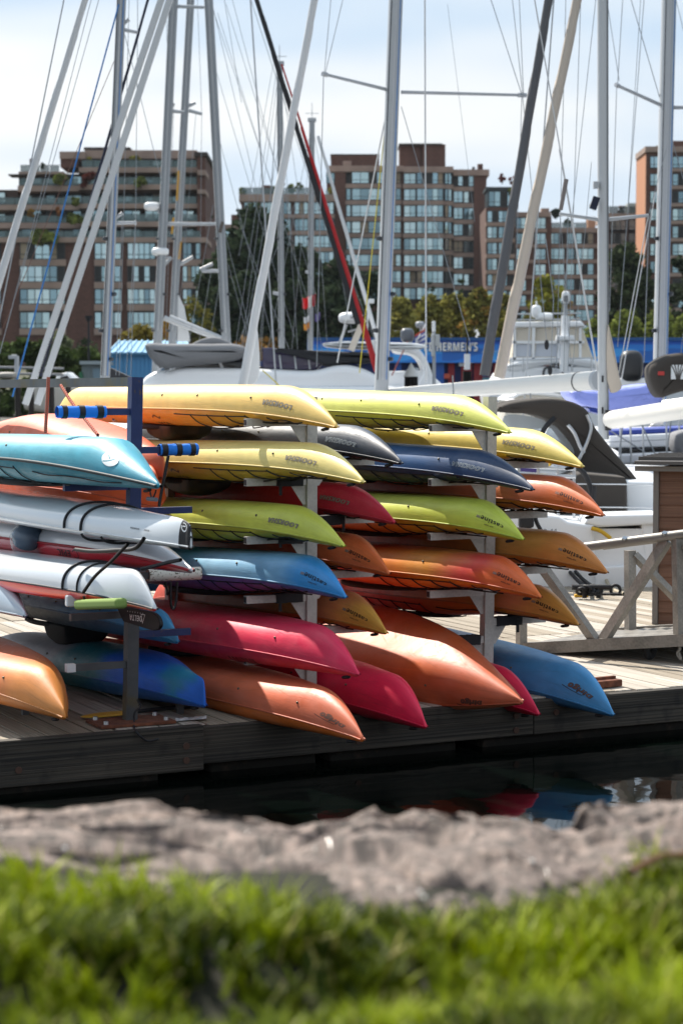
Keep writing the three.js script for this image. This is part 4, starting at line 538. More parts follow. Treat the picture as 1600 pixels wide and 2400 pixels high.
function pole(a, b, r0, r1, name, mat, parent) { return new MB().cyl(a, b, r0, r1, 14).build(name, mat, parent); }
function mastG(a, b, w) { // extruded alloy section, oval with a sail track
  const d = b.clone().sub(a), L = d.length(); const g = new THREE.CylinderGeometry(w / 2, w / 2, L, 18, 1); g.scale(1, 1, 1.35); g.applyQuaternion(new THREE.Quaternion().setFromUnitVectors(V(0, 1, 0), d.normalize())); const m = a.clone().add(b).multiplyScalar(.5); g.translate(m.x, m.y, m.z); return g; }
function hullPart(parent, c, head, L, B, fb, mat, deckMat, stripe) { // c: centre on the water, head: bow direction
  const f = V(Math.sin(head), 0, -Math.cos(head)), s = V(f.z * -1, 0, f.x);
  const half = (u) => B / 2 * (u < .45 ? lerp(.78, 1, u / .45) : Math.sqrt(Math.max(0, 1 - Math.pow((u - .45) / .55, 2.1))));
  const g = grid(44, 12, (u, v) => { const side = v < .5 ? -1 : 1, t = Math.abs(v - .5) * 2, w = half(u) * Math.pow(t, .38), y = lerp(-.5, fb * (1 + .25 * u * u), Math.pow(t, .8)); return c.clone().addScaledVector(f, (u - .5) * L * (1 - .04 * (1 - t))).addScaledVector(s, side * w).setY(y); });
  new MB().add(g).build('hull', mat, parent);
  const dk = grid(30, 4, (u, v) => c.clone().addScaledVector(f, (u - .5) * L).addScaledVector(s, (v - .5) * 2 * half(u)).setY(fb * (1 + .25 * u * u) + .06 * (1 - 4 * (v - .5) ** 2))); new MB().add(dk).build('deck', deckMat, parent);
  const tr = grid(6, 6, (u, v) => c.clone().addScaledVector(f, -.5 * L).addScaledVector(s, (u - .5) * 2 * half(0) * Math.pow(Math.max(.02, v), .4)).setY(lerp(-.5, fb, v))); new MB().add(tr).build('transom', mat, parent);
  const cb = grid(20, 6, (u, v) => { const uu = lerp(.28, .70, u), a = v * Math.PI, w = half(uu) * .62; return c.clone().addScaledVector(f, (uu - .5) * L).addScaledVector(s, -Math.cos(a) * w).setY(fb * 1.08 + .42 * Math.pow(Math.sin(a), .4) * Math.pow(Math.sin(Math.PI * clamp(u, .03, .97)), .25)); }); new MB().add(cb).build('cabin_top', deckMat, parent);
  if (stripe) for (const y of [.72, .86]) { const b = []; for (const sd of [-1, 1]) { const pts = []; for (let i = 0; i <= 20; i++) { const u = lerp(.01, .97, i / 20); pts.push(c.clone().addScaledVector(f, (u - .5) * L).addScaledVector(s, sd * (half(u) * Math.pow(Math.pow(y, 1.25), .38) + .012)).setY(lerp(-.5, fb * (1 + .25 * u * u), y))); } new MB().tube(pts, .02, 6).build('stripe', gel, parent); } }
}
function sailboat(o) {
  const base = P(o.m[2], o.m[3], o.d), c = V(base.x, 0, base.z);
  const t = thing('sailboat', o.label, 'sailboat', c);
  const top = P(o.m[0], o.m[1], o.d), dir = top.clone().sub(base).normalize();
  const b0 = base.clone().addScaledVector(dir, -(base.y - 1.2) / dir.y), t1 = o.topSeen ? top : top.clone().addScaledVector(dir, 5);
  const head = o.head ?? 0, f = V(Math.sin(head), 0, -Math.cos(head));
  hullPart(t, c.clone().addScaledVector(f, -.8), head, o.L || 10.5, o.B || 3.3, o.fb || 1.15, o.hull || gel, gel, o.stripe);
  const w = o.w / F * o.d;
  const mast = new MB().add(mastG(b0, t1, w)).build('mast', o.mat || mMast, t);
  { const s = V(-.62 * w, 0, 0); new MB().beam(b0.clone().add(V(w * .44, 0, w * .32)), t1.clone().add(V(w * .44, 0, w * .32)), .012, .02).build('sail_track', mMastGrey, t); }
  if (o.w > 5) { const atY = (y) => { const k = (y - o.m[1]) / (o.m[3] - o.m[1]); return P(lerp(o.m[0], o.m[2], k), y, o.d); };
    for (const [y, s] of [[560, -1], [690, 1], [775, -1], [842, 1]]) { if (y > o.m[3] - 10) continue; const q = atY(y).add(V(s * w * .45, 0, w * .45)); new MB().cyl(q, q.clone().add(V(s * .07, 0, .03)), .045, .035, 10).build('winch', std('#3a3d42', .4, .5), t); }
    for (const [dx, m] of [[-.30, mBlack], [.05, mSailW], [.32, o.d < 45 ? mBlueRope : mWire]]) new MB().cyl(atY(o.topSeen ? o.m[1] + 30 : 0).add(V(dx * w, 0, w * .72)), atY(o.m[3] - 25).add(V(dx * w, 0, w * .75)), .009, .009, 5).build('halyard', m, t); }
  if (o.topSeen) { const g = new MB(); g.box(up(top, .05), w * 1.5, .12, w * 1.5).cyl(up(top, .1), up(top, .7), .015, .01).cyl(up(top, .3).add(V(-.25, 0, 0)), up(top, .3).add(V(.25, 0, 0)), .012, .012); g.build('masthead', mMastGrey, t); }
  for (const [x0, y0, x1, y1, dz] of o.spr || []) { const a = P(x0, y0, o.d), b = P(x1, y1, o.d + (dz || 0)); new MB().cyl(a, b, .035 * o.d / 36, .028 * o.d / 36, 8).cyl(b.clone().lerp(a, .04), b.clone().lerp(a, -.03), .045, .045, 8).build('spreader', mMastGrey, t); }
  for (const [x0, y0, x1, y1, r, m] of o.wires || []) { const a = P(x0, y0, o.d), b = P(x1, y1, o.d); const ext = y0 <= 2 ? a.clone().sub(b).normalize().multiplyScalar(4) : V(0, 0, 0); new MB().cyl(a.clone().add(ext), b, (r || 1) * .0054 * Math.sqrt(o.d / 30), undefined, 5).build('stay', m || mWire, t); }
  for (const [x0, y0, x1, y1, wpx, m, nm, dd] of o.furl || []) { const d = dd || o.d, a = P(x0, y0, d), b = P(x1, y1, d), ext = y0 <= 2 ? a.clone().sub(b).normalize().multiplyScalar(4) : V(0, 0, 0); a.add(ext); const ax = b.clone().sub(a).normalize(), s = new THREE.Vector3().crossVectors(ax, V(0, 0, 1)).normalize(), u2 = new THREE.Vector3().crossVectors(s, ax), R = wpx / 2 / F * d, L = a.distanceTo(b), tw = L * 1.1;
    const g = grid(18, 70, (u, v) => { const an = u * 2 * Math.PI, sp = ((u - v * tw * .5) % 1 + 1) % 1, r = R * (1 - .32 * (1 - v) ) * (1 + .24 * sp + .03 * noise.noise(v * 30, an, x0)); const q = a.clone().lerp(b, v).addScaledVector(s, Math.cos(an) * r).addScaledVector(u2, Math.sin(an) * r); q.u = u; q.v = v * L * .3; return q; }); new MB().add(g).build(nm || 'furled_sail', m, t); }
  o.extra?.(t, o.d);
  return t;
}
const radome = (t, x, y, d, wpx, hpx, nm = 'radar_dome', m = gel) => { const c = P(x, y, d), k = d / F; const g = new THREE.SphereGeometry(1, 20, 14); const p = g.attributes.position; for (let i = 0; i < p.count; i++) { const yy = p.getY(i); p.setY(i, Math.sign(yy) * Math.pow(Math.abs(yy), .6)); const f = 1 + .0 * yy; p.setX(i, Math.sign(p.getX(i)) * Math.pow(Math.abs(p.getX(i)), .7) * f); } g.computeVertexNormals(); g.scale(wpx / 2 * k, hpx / 2 * k, wpx / 2 * k); g.translate(c.x, c.y, c.z); return new MB().add(g).build(nm, m, t); };

sailboat({ label: 'navy hulled sailboat with white stripes at the far left behind the rack beam', m: [150, 0, -40, 940], d: 33, w: 1, L: 11, head: 1.75, hull: navyGel, stripe: true, mat: mMastGrey,
  furl: [[200, 0, -8, 680, 16, mSailW]], wires: [[214, 0, 0, 830], [232, 0, 0, 826], [268, 143, 8, 768, 1, std('#6a4a40', .8)], [279, 10, 30, 930, 2.4, mBlueRope]] });
sailboat({ label: 'sailboat with leftmost upright grey mast and short bent spreaders', m: [285, 0, 246, 905], d: 40, w: 22, head: .4, mat: mMastL,
  spr: [[283, 62, 302, 46], [292, 70, 323, 76], [256, 521, 287, 500], [264, 523, 318, 522]], wires: [[293, 82, 380, 430], [302, 46, 292, 440], [303, 0, 302, 46], [292, 440, 280, 880], [323, 0, 323, 76], [323, 76, 318, 522], [318, 522, 296, 880], [318, 522, 307, 880], [287, 500, 272, 880]],
  furl: [[347, 0, 95, 882, 7, mNavy, 'luff_cover']], extra: (t, d) => { for (const [a, b] of [[[378, 0], [60, 948]], [[393, 14], [88, 948]]]) { const A = P(a[0], a[1], d - 2), B = P(b[0], b[1], d - 2); new MB().beam(A.clone().add(A.clone().sub(B).normalize().multiplyScalar(3)), B, .115, .115).build('lowered_spar', mMast, t); } const c = P(123, 812, d - 1.8), L = new MB(); for (let i = 0; i < 14; i++) L.box(P(121 - i * 2.2, 795 + i * 6, d - 2), .13, .02, .1); L.build('spar_lashing', mBlack, t).userData.kind = 'stuff'; } });
sailboat({ label: 'sailboat whose grey mast carries a white radar dome facing left', mat: mMastL, m: [407, 0, 370, 800], d: 66, w: 21, head: -.3, spr: [[392, 257, 408, 243], [400, 260, 432, 263], [390, 14, 478, 17], [384, 525, 505, 525]], wires: [[398, 0, 377, 500], [377, 500, 362, 870], [408, 243, 386, 860], [432, 263, 425, 500, 1], [390, 14, 395, 256], [500, 25, 640, 440], [425, 500, 412, 860]],
  extra: (t, d) => { radome(t, 357, 484, d, 38, 20); radome(t, 376, 590, d, 40, 20); new MB().box(P(376, 497, d), .2, .06, .2).box(P(392, 603, d), .25, .05, .2).build('radar_bracket', mMastGrey, t); pole(P(385, 745, d - .5), P(525, 800, d - .5), .09, .07, 'boom', mMast, t); body('hoisted_sail', [[418, 690], [432, 720], [446, 800], [416, 800]], d - .3, .08, mSailW, t, .02); } });
sailboat({ label: 'sailboat with slim mast and yellow line covers, third mast from the left', mat: mMastL, m: [447, 0, 404, 800], d: 70, w: 18, head: -.2, spr: [[440, 249, 458, 241], [443, 259, 473, 267], [422, 620, 452, 602], [470, 632, 498, 618], [474, 635, 520, 635], [385, 620, 402, 604]], wires: [[463, 0, 473, 267], [473, 267, 470, 600], [520, 635, 480, 870], [498, 618, 455, 870], [440, 30, 432, 600], [460, 260, 410, 860], [510, 30, 720, 700], [530, 10, 740, 690], [505, 160, 690, 790]],
  extra: (t, d) => { for (const [x, y0, y1] of [[407, 510, 548], [424, 566, 608], [419, 400, 470]]) new MB().cyl(P(x, y0, d - .4), P(x - 4, y1, d - .4), .035, .035, 8).build('yellow_line_cover', std('#b98a2c', .8), t); } });
sailboat({ label: 'sailboat whose mast leans right behind the grey dinghy cover', m: [489, 0, 531, 805], d: 63, w: 21, head: .5, mat: mMastL, wires: [[500, 20, 600, 440], [545, 0, 660, 440], [507, 300, 640, 800], [660, 300, 560, 870], [650, 153, 545, 860], [655, 160, 610, 800], [526, 0, 566, 240], [690, 480, 560, 800], [535, 620, 600, 860], [560, 520, 690, 850], [500, 480, 440, 820], [510, 480, 600, 830]],
  extra: (t, d) => { new MB().beam(P(522, 520, d - .3), P(515, 545, d - .3), .03, .1).build('mast_fitting', std('#5a524c', .8), t); pole(P(400, 742, d + 1), P(522, 793, d), .06, .06, 'boom', mMast, t); } });
sailboat({ label: 'distant sailboat with thin mast top at mid sky, left of two', mat: mMastL, m: [655, 152, 660, 815], d: 72, w: 14, topSeen: true, head: .9, wires: [[655, 155, 560, 860], [655, 155, 760, 860], [655, 155, 610, 860], [655, 155, 700, 860], [657, 400, 590, 840], [658, 400, 735, 860], [640, 152, 560, 600]], spr: [[658, 430, 668, 432], [656, 690, 640, 686]] });
sailboat({ label: 'distant sailboat with shorter thin mast flying a small red and white flag', mat: mMastL, m: [731, 284, 727, 820], d: 78, w: 13, topSeen: true, head: -.9, hull: gel, wires: [[731, 290, 620, 860], [731, 290, 840, 860], [731, 290, 680, 860], [731, 290, 770, 860]], spr: [[729, 640, 716, 637]],
  furl: [[745, 319, 886, 801, 9, mSailW, 'furled_sail', 60]], extra: (t, d) => { const fl = (x0, y0, x1, y1, m, n) => new MB().add(grid(8, 4, (u, v) => { const p = P(lerp(x0, x1, u), lerp(y0, y1, v) + 3 * Math.sin(u * 5), d - .3); p.z += .1 * Math.sin(u * 7); return p; })).build(n, m, t); fl(709, 697, 724, 722, std('#d01a1e', .8), 'flag'); fl(722, 694, 731, 720, std('#d8d4d2', .8), 'flag_stripe'); fl(731, 690, 740, 716, std('#a8242a', .8), 'flag_stripe'); fl(738, 734, 750, 752, std('#5a4f86', .8), 'pennant'); fl(712, 742, 724, 756, std('#c2c4c8', .8), 'pennant'); fl(712, 758, 725, 772, std('#c8862a', .8), 'pennant'); } });
sailboat({ label: 'sailboat behind the motor yacht with black and red furled sails sloping right', m: [560, -400, 640, 800], d: 50, w: 3, head: 1.2, mat: mMastGrey, furl: [[602, 0, 695, 300, 11, mBlack], [694, 296, 750, 470, 13, mBlack, 'sail_cover'], [748, 462, 840, 760, 14, mBlack, 'sail_cover'], [660, 150, 708, 300, 5, mRed], [707, 298, 775, 520, 9, mRed, 'sail_cover'], [774, 516, 884, 870, 13, mRed, 'sail_cover']], wires: [[588, 0, 770, 560], [690, 300, 890, 830]] });
sailboat({ label: 'big sailboat with white mast, long crosswise spreaders and white boom pointing right', m: [927, 0, 893, 915], d: 36, w: 33, L: 12.5, B: 3.9, head: -.75, mat: mMast,
  spr: [[915, 212, 760, 174, -.8], [940, 216, 1224, 223, .5]], wires: [[775, 0, 760, 172], [803, 0, 762, 172], [758, 176, 742, 860, 1.3], [1150, 0, 1222, 222, 1.2], [1200, 0, 1224, 222, 1.1], [1216, 0, 1226, 222, 1.1], [1222, 226, 1200, 885, 1.1], [1224, 226, 1280, 800, 1.1], [940, 250, 1100, 800, 1.1], [915, 212, 790, 850, 2.2, mSailW], [912, 200, 842, 874, 1.6, mYellow], [995, 0, 998, 895, 2.4, mSailW], [1048, 10, 1112, 520, .6], [910, 230, 890, 500, 1]],
  furl: [[737, 0, 568, 905, 19, mSailW]], extra: (t, d) => {
    const a = P(905, 924, 36.2), b = P(1396, 892, 31.6); new MB().cyl(a, b, .105, .155, 24).build('boom', std('#d6d4cf', .4), t); const ax = b.clone().sub(a).normalize(); new MB().cyl(b, b.clone().addScaledVector(ax, .07), .165, .16, 20).build('boom_end_cap', mMastGrey, t); new MB().cyl(a.clone().lerp(b, .925), a.clone().lerp(b, .929), .158, .158, 24).build('boom_band', mBlack, t);
    { const c = a.clone().lerp(b, .965); new MB().box(c.add(V(0, .02, .15)), .07, .09, .01).build('red_sticker', std('#c43a38', .6), t); }
    new MB().beam(P(903, 930, 35.6), P(925, 925, 35.6), .2, .15).build('gooseneck', mMastGrey, t);
    for (const x of [1060, 1240]) new MB().cyl(P(x, 880, 33), P(x + 6, 1010, 33), .012).build('sheet_line', mWire, t);
    new MB().cyl(P(1290, 870, 32.4), P(1296, 700, 32.4), .007).cyl(P(1296, 700, 32.4), P(1278, 560, 32.4), .007).build('topping_lift', mWire, t);
    for (const [x, y] of [[1280, 808], [1288, 868]]) { const c = P(x, y, 32.3); const g = new THREE.SphereGeometry(.055, 10, 8); g.scale(.7, 1.5, .6); g.translate(c.x, c.y, c.z); new MB().add(g).build('block', mBlack, t); }
    body('sail_leech', smoothPts([[600, 760], [608, 870], [600, 895], [580, 902]], 3), 37, .05, mSailW, t, .01);
    cord('line', '', '', [P(615, 868, 36), P(640, 890, 36), P(655, 905, 36)], .012, mYellow, null, null).name = 'sheet';
  } });
{ const m = scene.children[scene.children.length - 1]; if (m.name === 'sheet') { m.name = 'tied_sheet'; tag(m, 'yellow sheet line running down from the light grey furled sail', 'rope'); } }
sailboat({ label: 'sailboat hidden behind the kayaks with dark grey twisted furled sail', m: [1340, -600, 1230, 900], d: 34.5, w: 2, head: .3, mat: mMastGrey, L: 9, furl: [[1285, 0, 1134, 880, 22, mSailG], [1352, 0, 1168, 885, 24, mSailC]], wires: [[1325, 0, 1303, 870], [1360, 0, 1330, 870], [1395, 0, 1300, 870]] });
sailboat({ label: 'sailboat with right frame edge mast, grey sail cover and pale deck', m: [1566, 0, 1541, 1050], d: 40, w: 33, L: 13, B: 4, fb: 1.2, head: 1.45, mat: mMast, spr: [[1558, 251, 1445, 200, -.8], [1578, 252, 1700, 250]], wires: [[1458, 0, 1446, 200, 1.2], [1424, 20, 1450, 190, 1.1], [1444, 204, 1427, 730, 1.2], [1508, 0, 1446, 813, 1.2], [1478, 0, 1600, 420, 1.3], [1583, 0, 1610, 110], [1500, 0, 1470, 490], [1535, 450, 1455, 890, 1.6, mSailW], [1520, 505, 1508, 850, 1.4], [1600, 780, 1590, 860]],
  extra: (t, d) => { body('sail_cover', smoothPts([[1520, 862], [1545, 840], [1575, 829], [1620, 828], [1680, 840], [1690, 915], [1610, 915], [1570, 925], [1545, 932], [1526, 905]], 4), d - 8.4, .5, canvasBrown, t, .12); const g = new THREE.PlaneGeometry(.26, .26); const c = P(1588, 872, d - 8.55); g.translate(c.x, c.y, c.z); new MB().add(g).build('emblem', printMat('emblem', (x, w, h) => { x.fillStyle = '#d8dbde'; x.fillRect(8, 8, w - 16, h - 16); x.strokeStyle = '#3b3632'; x.lineWidth = 9; for (const k of [-.6, -.3, 0, .3, .6]) { x.beginPath(); x.moveTo(w / 2 + k * 20, h * .95); x.quadraticCurveTo(w / 2 + k * w * .3, h * .4, w / 2 + k * w * .75, h * .05); x.stroke(); } }, 128, 128), t);
    new MB().box(P(1548, 875, d - 8.55), .1, .06, .01).build('red_buckle', std('#b03430', .6), t);
    pole(P(1548, 950, d - .8), P(1700, 930, d - 2), .1, .1, 'boom', mMast, t); pole(P(1455, 1085, d - 1.4), P(1545, 985, d - 1), .09, .08, 'vang_strut', std('#d8cfc4', .5), t);
    body('far_cabin', [[1425, 1022], [1640, 1012], [1640, 1044], [1425, 1050]], d - 3, 2, gel, t, .05); body('blue_stripe', [[1425, 1010], [1640, 1000], [1640, 1011], [1425, 1021]], d - 2.9, 1.6, std('#2a3f92', .5), t, .02); body('dark_window', [[1432, 1050], [1560, 1046], [1640, 1044], [1640, 1060], [1432, 1062]], d - 2.95, .2, darkGlass, t, .01); body('side_deck', [[1425, 1066], [1640, 1056], [1640, 1078], [1425, 1090]], d - 3.2, 2.4, gel, t, .04);
    for (const x of [1452, 1476, 1505, 1560, 1590]) new MB().cyl(P(x, 985, d - 3.3), P(x + 2, 1092, d - 3.3), .018).build('stanchion', mSteel, t); for (const y of [996, 1030]) new MB().cyl(P(1420, y + 6, d - 3.3), P(1640, y - 4, d - 3.3), .012).build('life_line', mSteel, t);
    for (const [x0, y0, x1, y1] of [[1460, 985, 1440, 1130], [1500, 990, 1550, 1100], [1575, 960, 1560, 1070], [1430, 1010, 1510, 1060]]) new MB().cyl(P(x0, y0, d - 5), P(x1, y1, d - 5), .012).build('line', mWire, t);
    body('cover_lump', smoothPts([[1580, 1020], [1600, 1010], [1640, 1010], [1640, 1065], [1585, 1062]], 3), d - 4.5, .6, canvasGrey, t, .08);
    for (let i = 0; i < 5; i++) new MB().beam(P(1440, 1090 + i * 12, d - 1.6 - .2 * i), P(1620, 1080 + i * 12, d - 1.6 - .2 * i), .05, .03).build('deck_rail', gelGrey, t); new MB().tube(px([[1518, 1130], [1522, 1090], [1530, 1068], [1540, 1078], [1541, 1090]], d - 2.2), .028, 8).build('grab_rail', mSteel, t); } });
// the cruiser moored stern-to at the far dock edge
{
  const c = V(3.15, 0, -27.2), t = thing('sailboat', 'white cruiser moored stern-to at the far dock edge with brown canopy and mast', 'sailboat', c);
  hullPart(t, c, .06, 11.4, 3.9, .92, gel, gel);
  const d0 = 21.45;
  body('coachroof', [[1150, 1108], [1300, 1100], [1480, 1134], [1545, 1134], [1545, 1270], [1150, 1270]], 24.45, 3, gel, t, .06);
  body('stern_bench', [[1368, 1226], [1376, 1208], [1545, 1204], [1545, 1228], [1400, 1236]], d0, .6, gel, t, .03);
  body('stern_quarter', [[1190, 1196], [1310, 1210], [1330, 1222], [1390, 1230], [1392, 1290], [1400, 1400], [1320, 1400], [1190, 1392]], d0, .5, gel, t, .04);
  body('swim_platform', [[1390, 1330], [1545, 1322], [1545, 1400], [1398, 1400]], d0 - .05, .5, gel, t, .02);
  body('stern_column', [[1500, 1226], [1545, 1226], [1545, 1330], [1510, 1330]], d0 + .05, .4, gel, t, .03);
  body('step_recess', [[1392, 1232], [1505, 1230], [1505, 1330], [1400, 1330]], d0 + .5, .1, gelGrey, t, 0);
  body('step', [[1392, 1290], [1470, 1284], [1500, 1330], [1400, 1330]], d0 + .1, .3, gel, t, .02);
  new MB().tube(px([[1385, 1238], [1405, 1244], [1425, 1258], [1430, 1262]], d0 - .08), .022, 8).build('yellow_rope', std('#c8a02a', .8), t);
  new MB().add((() => { const g = new THREE.PlaneGeometry(.32, .10); const q = P(1282, 1246, d0 - .09); g.translate(q.x, q.y, q.z); return g; })()).build('lettering', printMat('ur41', word('UR 41', 'bold 50px sans-serif', '#8d9399', null), 200, 64), t);
  new MB().beam(P(1190, 1385, d0 - .1), P(1420, 1392, d0 - .1), .06, .03).build('rub_rail', std('#6d7a74', .6), t);
  // outboard and pole seen between the bows
  new MB().tube(px([[1224, 1200], [1232, 1225], [1230, 1245]], d0 - .3), .05, 8).box(P(1232, 1215, d0 - .3), .16, .2, .16, 0, .03).build('outboard_motor', mBlack, t); new MB().tube(px([[1252, 1200], [1256, 1222], [1268, 1246]], d0 - .25), .022, 8).build('black_hose', mBlack, t);
  // canvas
  const dc = 24.2;
  body('canopy', smoothPts([[1160, 962], [1180, 948], [1230, 938], [1290, 934], [1340, 942], [1374, 962], [1392, 1000], [1440, 1062], [1494, 1134], [1420, 1126], [1352, 1100], [1356, 1062], [1340, 1030], [1318, 1004], [1285, 982], [1240, 970], [1190, 968]], 4), dc, 1.7, canvasBrown, t, .06);
  body('clear_window', smoothPts([[1180, 976], [1240, 976], [1280, 990], [1272, 1020], [1190, 1040]], 4), dc + .5, .02, new THREE.MeshPhysicalMaterial({ color: '#dde4ea', roughness: .15, transmission: .6, thickness: 0, side: THREE.DoubleSide }), t, 0);
  body('clear_window', smoothPts([[1290, 996], [1318, 1018], [1345, 1060], [1338, 1092], [1270, 1080]], 4), dc + .5, .02, new THREE.MeshPhysicalMaterial({ color: '#dde4ea', roughness: .15, transmission: .6, thickness: 0, side: THREE.DoubleSide }), t, 0);
  new MB().tube(px([[1300, 978], [1278, 1000], [1255, 1050]], dc - .05), .03, 8).build('canopy_hoop', canvasDark, t);
  for (const pts of [[[1374, 972], [1384, 1000], [1378, 1028], [1360, 1068], [1326, 1128]], [[1330, 996], [1345, 1015], [1360, 1050], [1368, 1062]]]) new MB().tube(px(pts, dc - .12), .022, 8).build('stainless_hoop', mSteel, t);
  body('cockpit_cover', [[1318, 1122], [1360, 1108], [1462, 1118], [1468, 1130], [1468, 1206], [1295, 1206], [1302, 1150]], 23, .9, canvasBrown, t, .05);
  body('cockpit_side', [[1462, 1128], [1545, 1128], [1545, 1290], [1300, 1290], [1300, 1200], [1466, 1200]], 23.6, .6, gel, t, .04);
  for (const y of [1134, 1188]) new MB().cyl(P(1300, y, 22.6), P(1560, y + 2, 22.6), .008).build('guard_wire', mSteel, t);
  new MB().tube(px([[1290, 1190], [1350, 1080], [1392, 1140], [1388, 1200]].slice(2), 22.5).concat([]), .03, 6).build('rail_post', mBlack, t);
  new MB().tube(px([[1344, 1090], [1368, 1110], [1384, 1150], [1386, 1196]], 22.6), .03, 8).build('black_hose', mBlack, t);
  for (const y of [1094, 1112]) new MB().cyl(P(1195, y - 4, 22.4), P(1348, y + 6, 22.4), .022).build('push_pit_rail', mSteel, t);
  for (const x of [1215, 1260, 1307, 1344]) new MB().cyl(P(x, 1092, 22.4), P(x, 1230, 22.4), .018).build('push_pit_post', mSteel, t);
  { const b = new MB(); for (let i = 0; i < 6; i++) { const pts = []; for (let a = 0; a < 9; a++) pts.push(P(1262 + 22 * Math.cos(a * .785) + i * 3, 1086 + 6 * Math.sin(a * .785 + i) - i, 22.3 + .05 * Math.sin(a + i))); b.tube(pts, .012, 5); } b.build('yellow_rope', std('#c8a63a', .8), t); }
  new MB().box(P(1238, 1108, 22.8), .25, .16, .12, 0, .03).build('purple_bag', std('#3a2f66', .8), t);
  // mast and boom
  const b0 = P(1412, 1030, 29.6), t1 = P(1410.5, -140, 29.6); new MB().add(mastG(b0, t1, .152)).build('mast', mMast, t); new MB().beam(b0.clone().add(V(.062, 0, .06)), t1.clone().add(V(.062, 0, .06)), .035, .03).build('sail_track', std('#6d7175', .5), t);
  for (const y of [888, 962]) { const q = P(1411, y, 29.45); new MB().box(q, .03, .10, .02, 0, .008).build('mast_slot', mBlack, t); }
  new MB().cyl(P(1432, 984, 29.4), P(1700, 944, 25.5), .135, .135, 20).build('boom', std('#cfccc6', .45), t); new MB().box(P(1424, 985, 29.4), .08, .3, .12).build('gooseneck', mBlack, t);
  for (const [x0, y0, x1, y1] of [[1404, 515, 1310, 501], [1424, 514, 1518, 505]]) new MB().cyl(P(x0, y0, 29.6), P(x1, y1, 29.6), .03, .024, 8).build('spreader', mMastGrey, t);
  for (const [x0, y0, x1, y1, r, m] of [[1252, 0, 1400, 872, 2.2, mSailW], [1310, 350, 1397, 862, 2.6, mSailW], [1518, 505, 1446, 890, 1.8, mSailW], [1330, 505, 1320, 870, 1.3], [1312, 505, 1338, 870, .9], [1518, 505, 1560, 350, 1], [1385, 380, 1340, 870, 1]]) { const a = P(x0, y0, 29.6), b = P(x1, y1, 29.6); new MB().cyl(y0 ? a : a.clone().add(a.clone().sub(b).multiplyScalar(.3)), b, r * .0045, undefined, 5).build('stay', m || mWire, t); }
  body('furled_mainsail', smoothPts([[1424, 760], [1432, 790], [1450, 880], [1455, 910], [1430, 920]], 4), 29.5, .08, mSailC, t, .02);
  new MB().box(P(1395, 434, 29.5), .07, .1, .1).build('deck_light', mMastGrey, t); new MB().beam(P(1397, 462, 29.4), P(1388, 490, 29.4), .1, .1).build('burgee', mNavy, t);
  new MB().cyl(P(1326, 420, 29), P(1313, 492, 29), .035, .03).build('furled_flag', std('#77706e', .8), t);
}
// blue covered dinghy slung behind the cruiser
{ const t = thing('dinghy', 'dinghy under a violet blue tarpaulin slung behind the cruiser mast', 'boat', P(1450, 990, 35)); body('tarpaulin', smoothPts([[1332, 918], [1400, 915], [1470, 906], [1530, 900], [1548, 912], [1546, 950], [1510, 966], [1460, 964], [1390, 955], [1352, 944]], 4), 34, 1.3, std('#8c99e4', .5, 0, { bumpMap: plasticBump, bumpScale: .05 }), t, .15); body('tube', smoothPts([[1372, 955], [1460, 972], [1545, 975], [1550, 985], [1460, 986]], 4), 34.3, 1, std('#1e3a8c', .5), t, .06); }
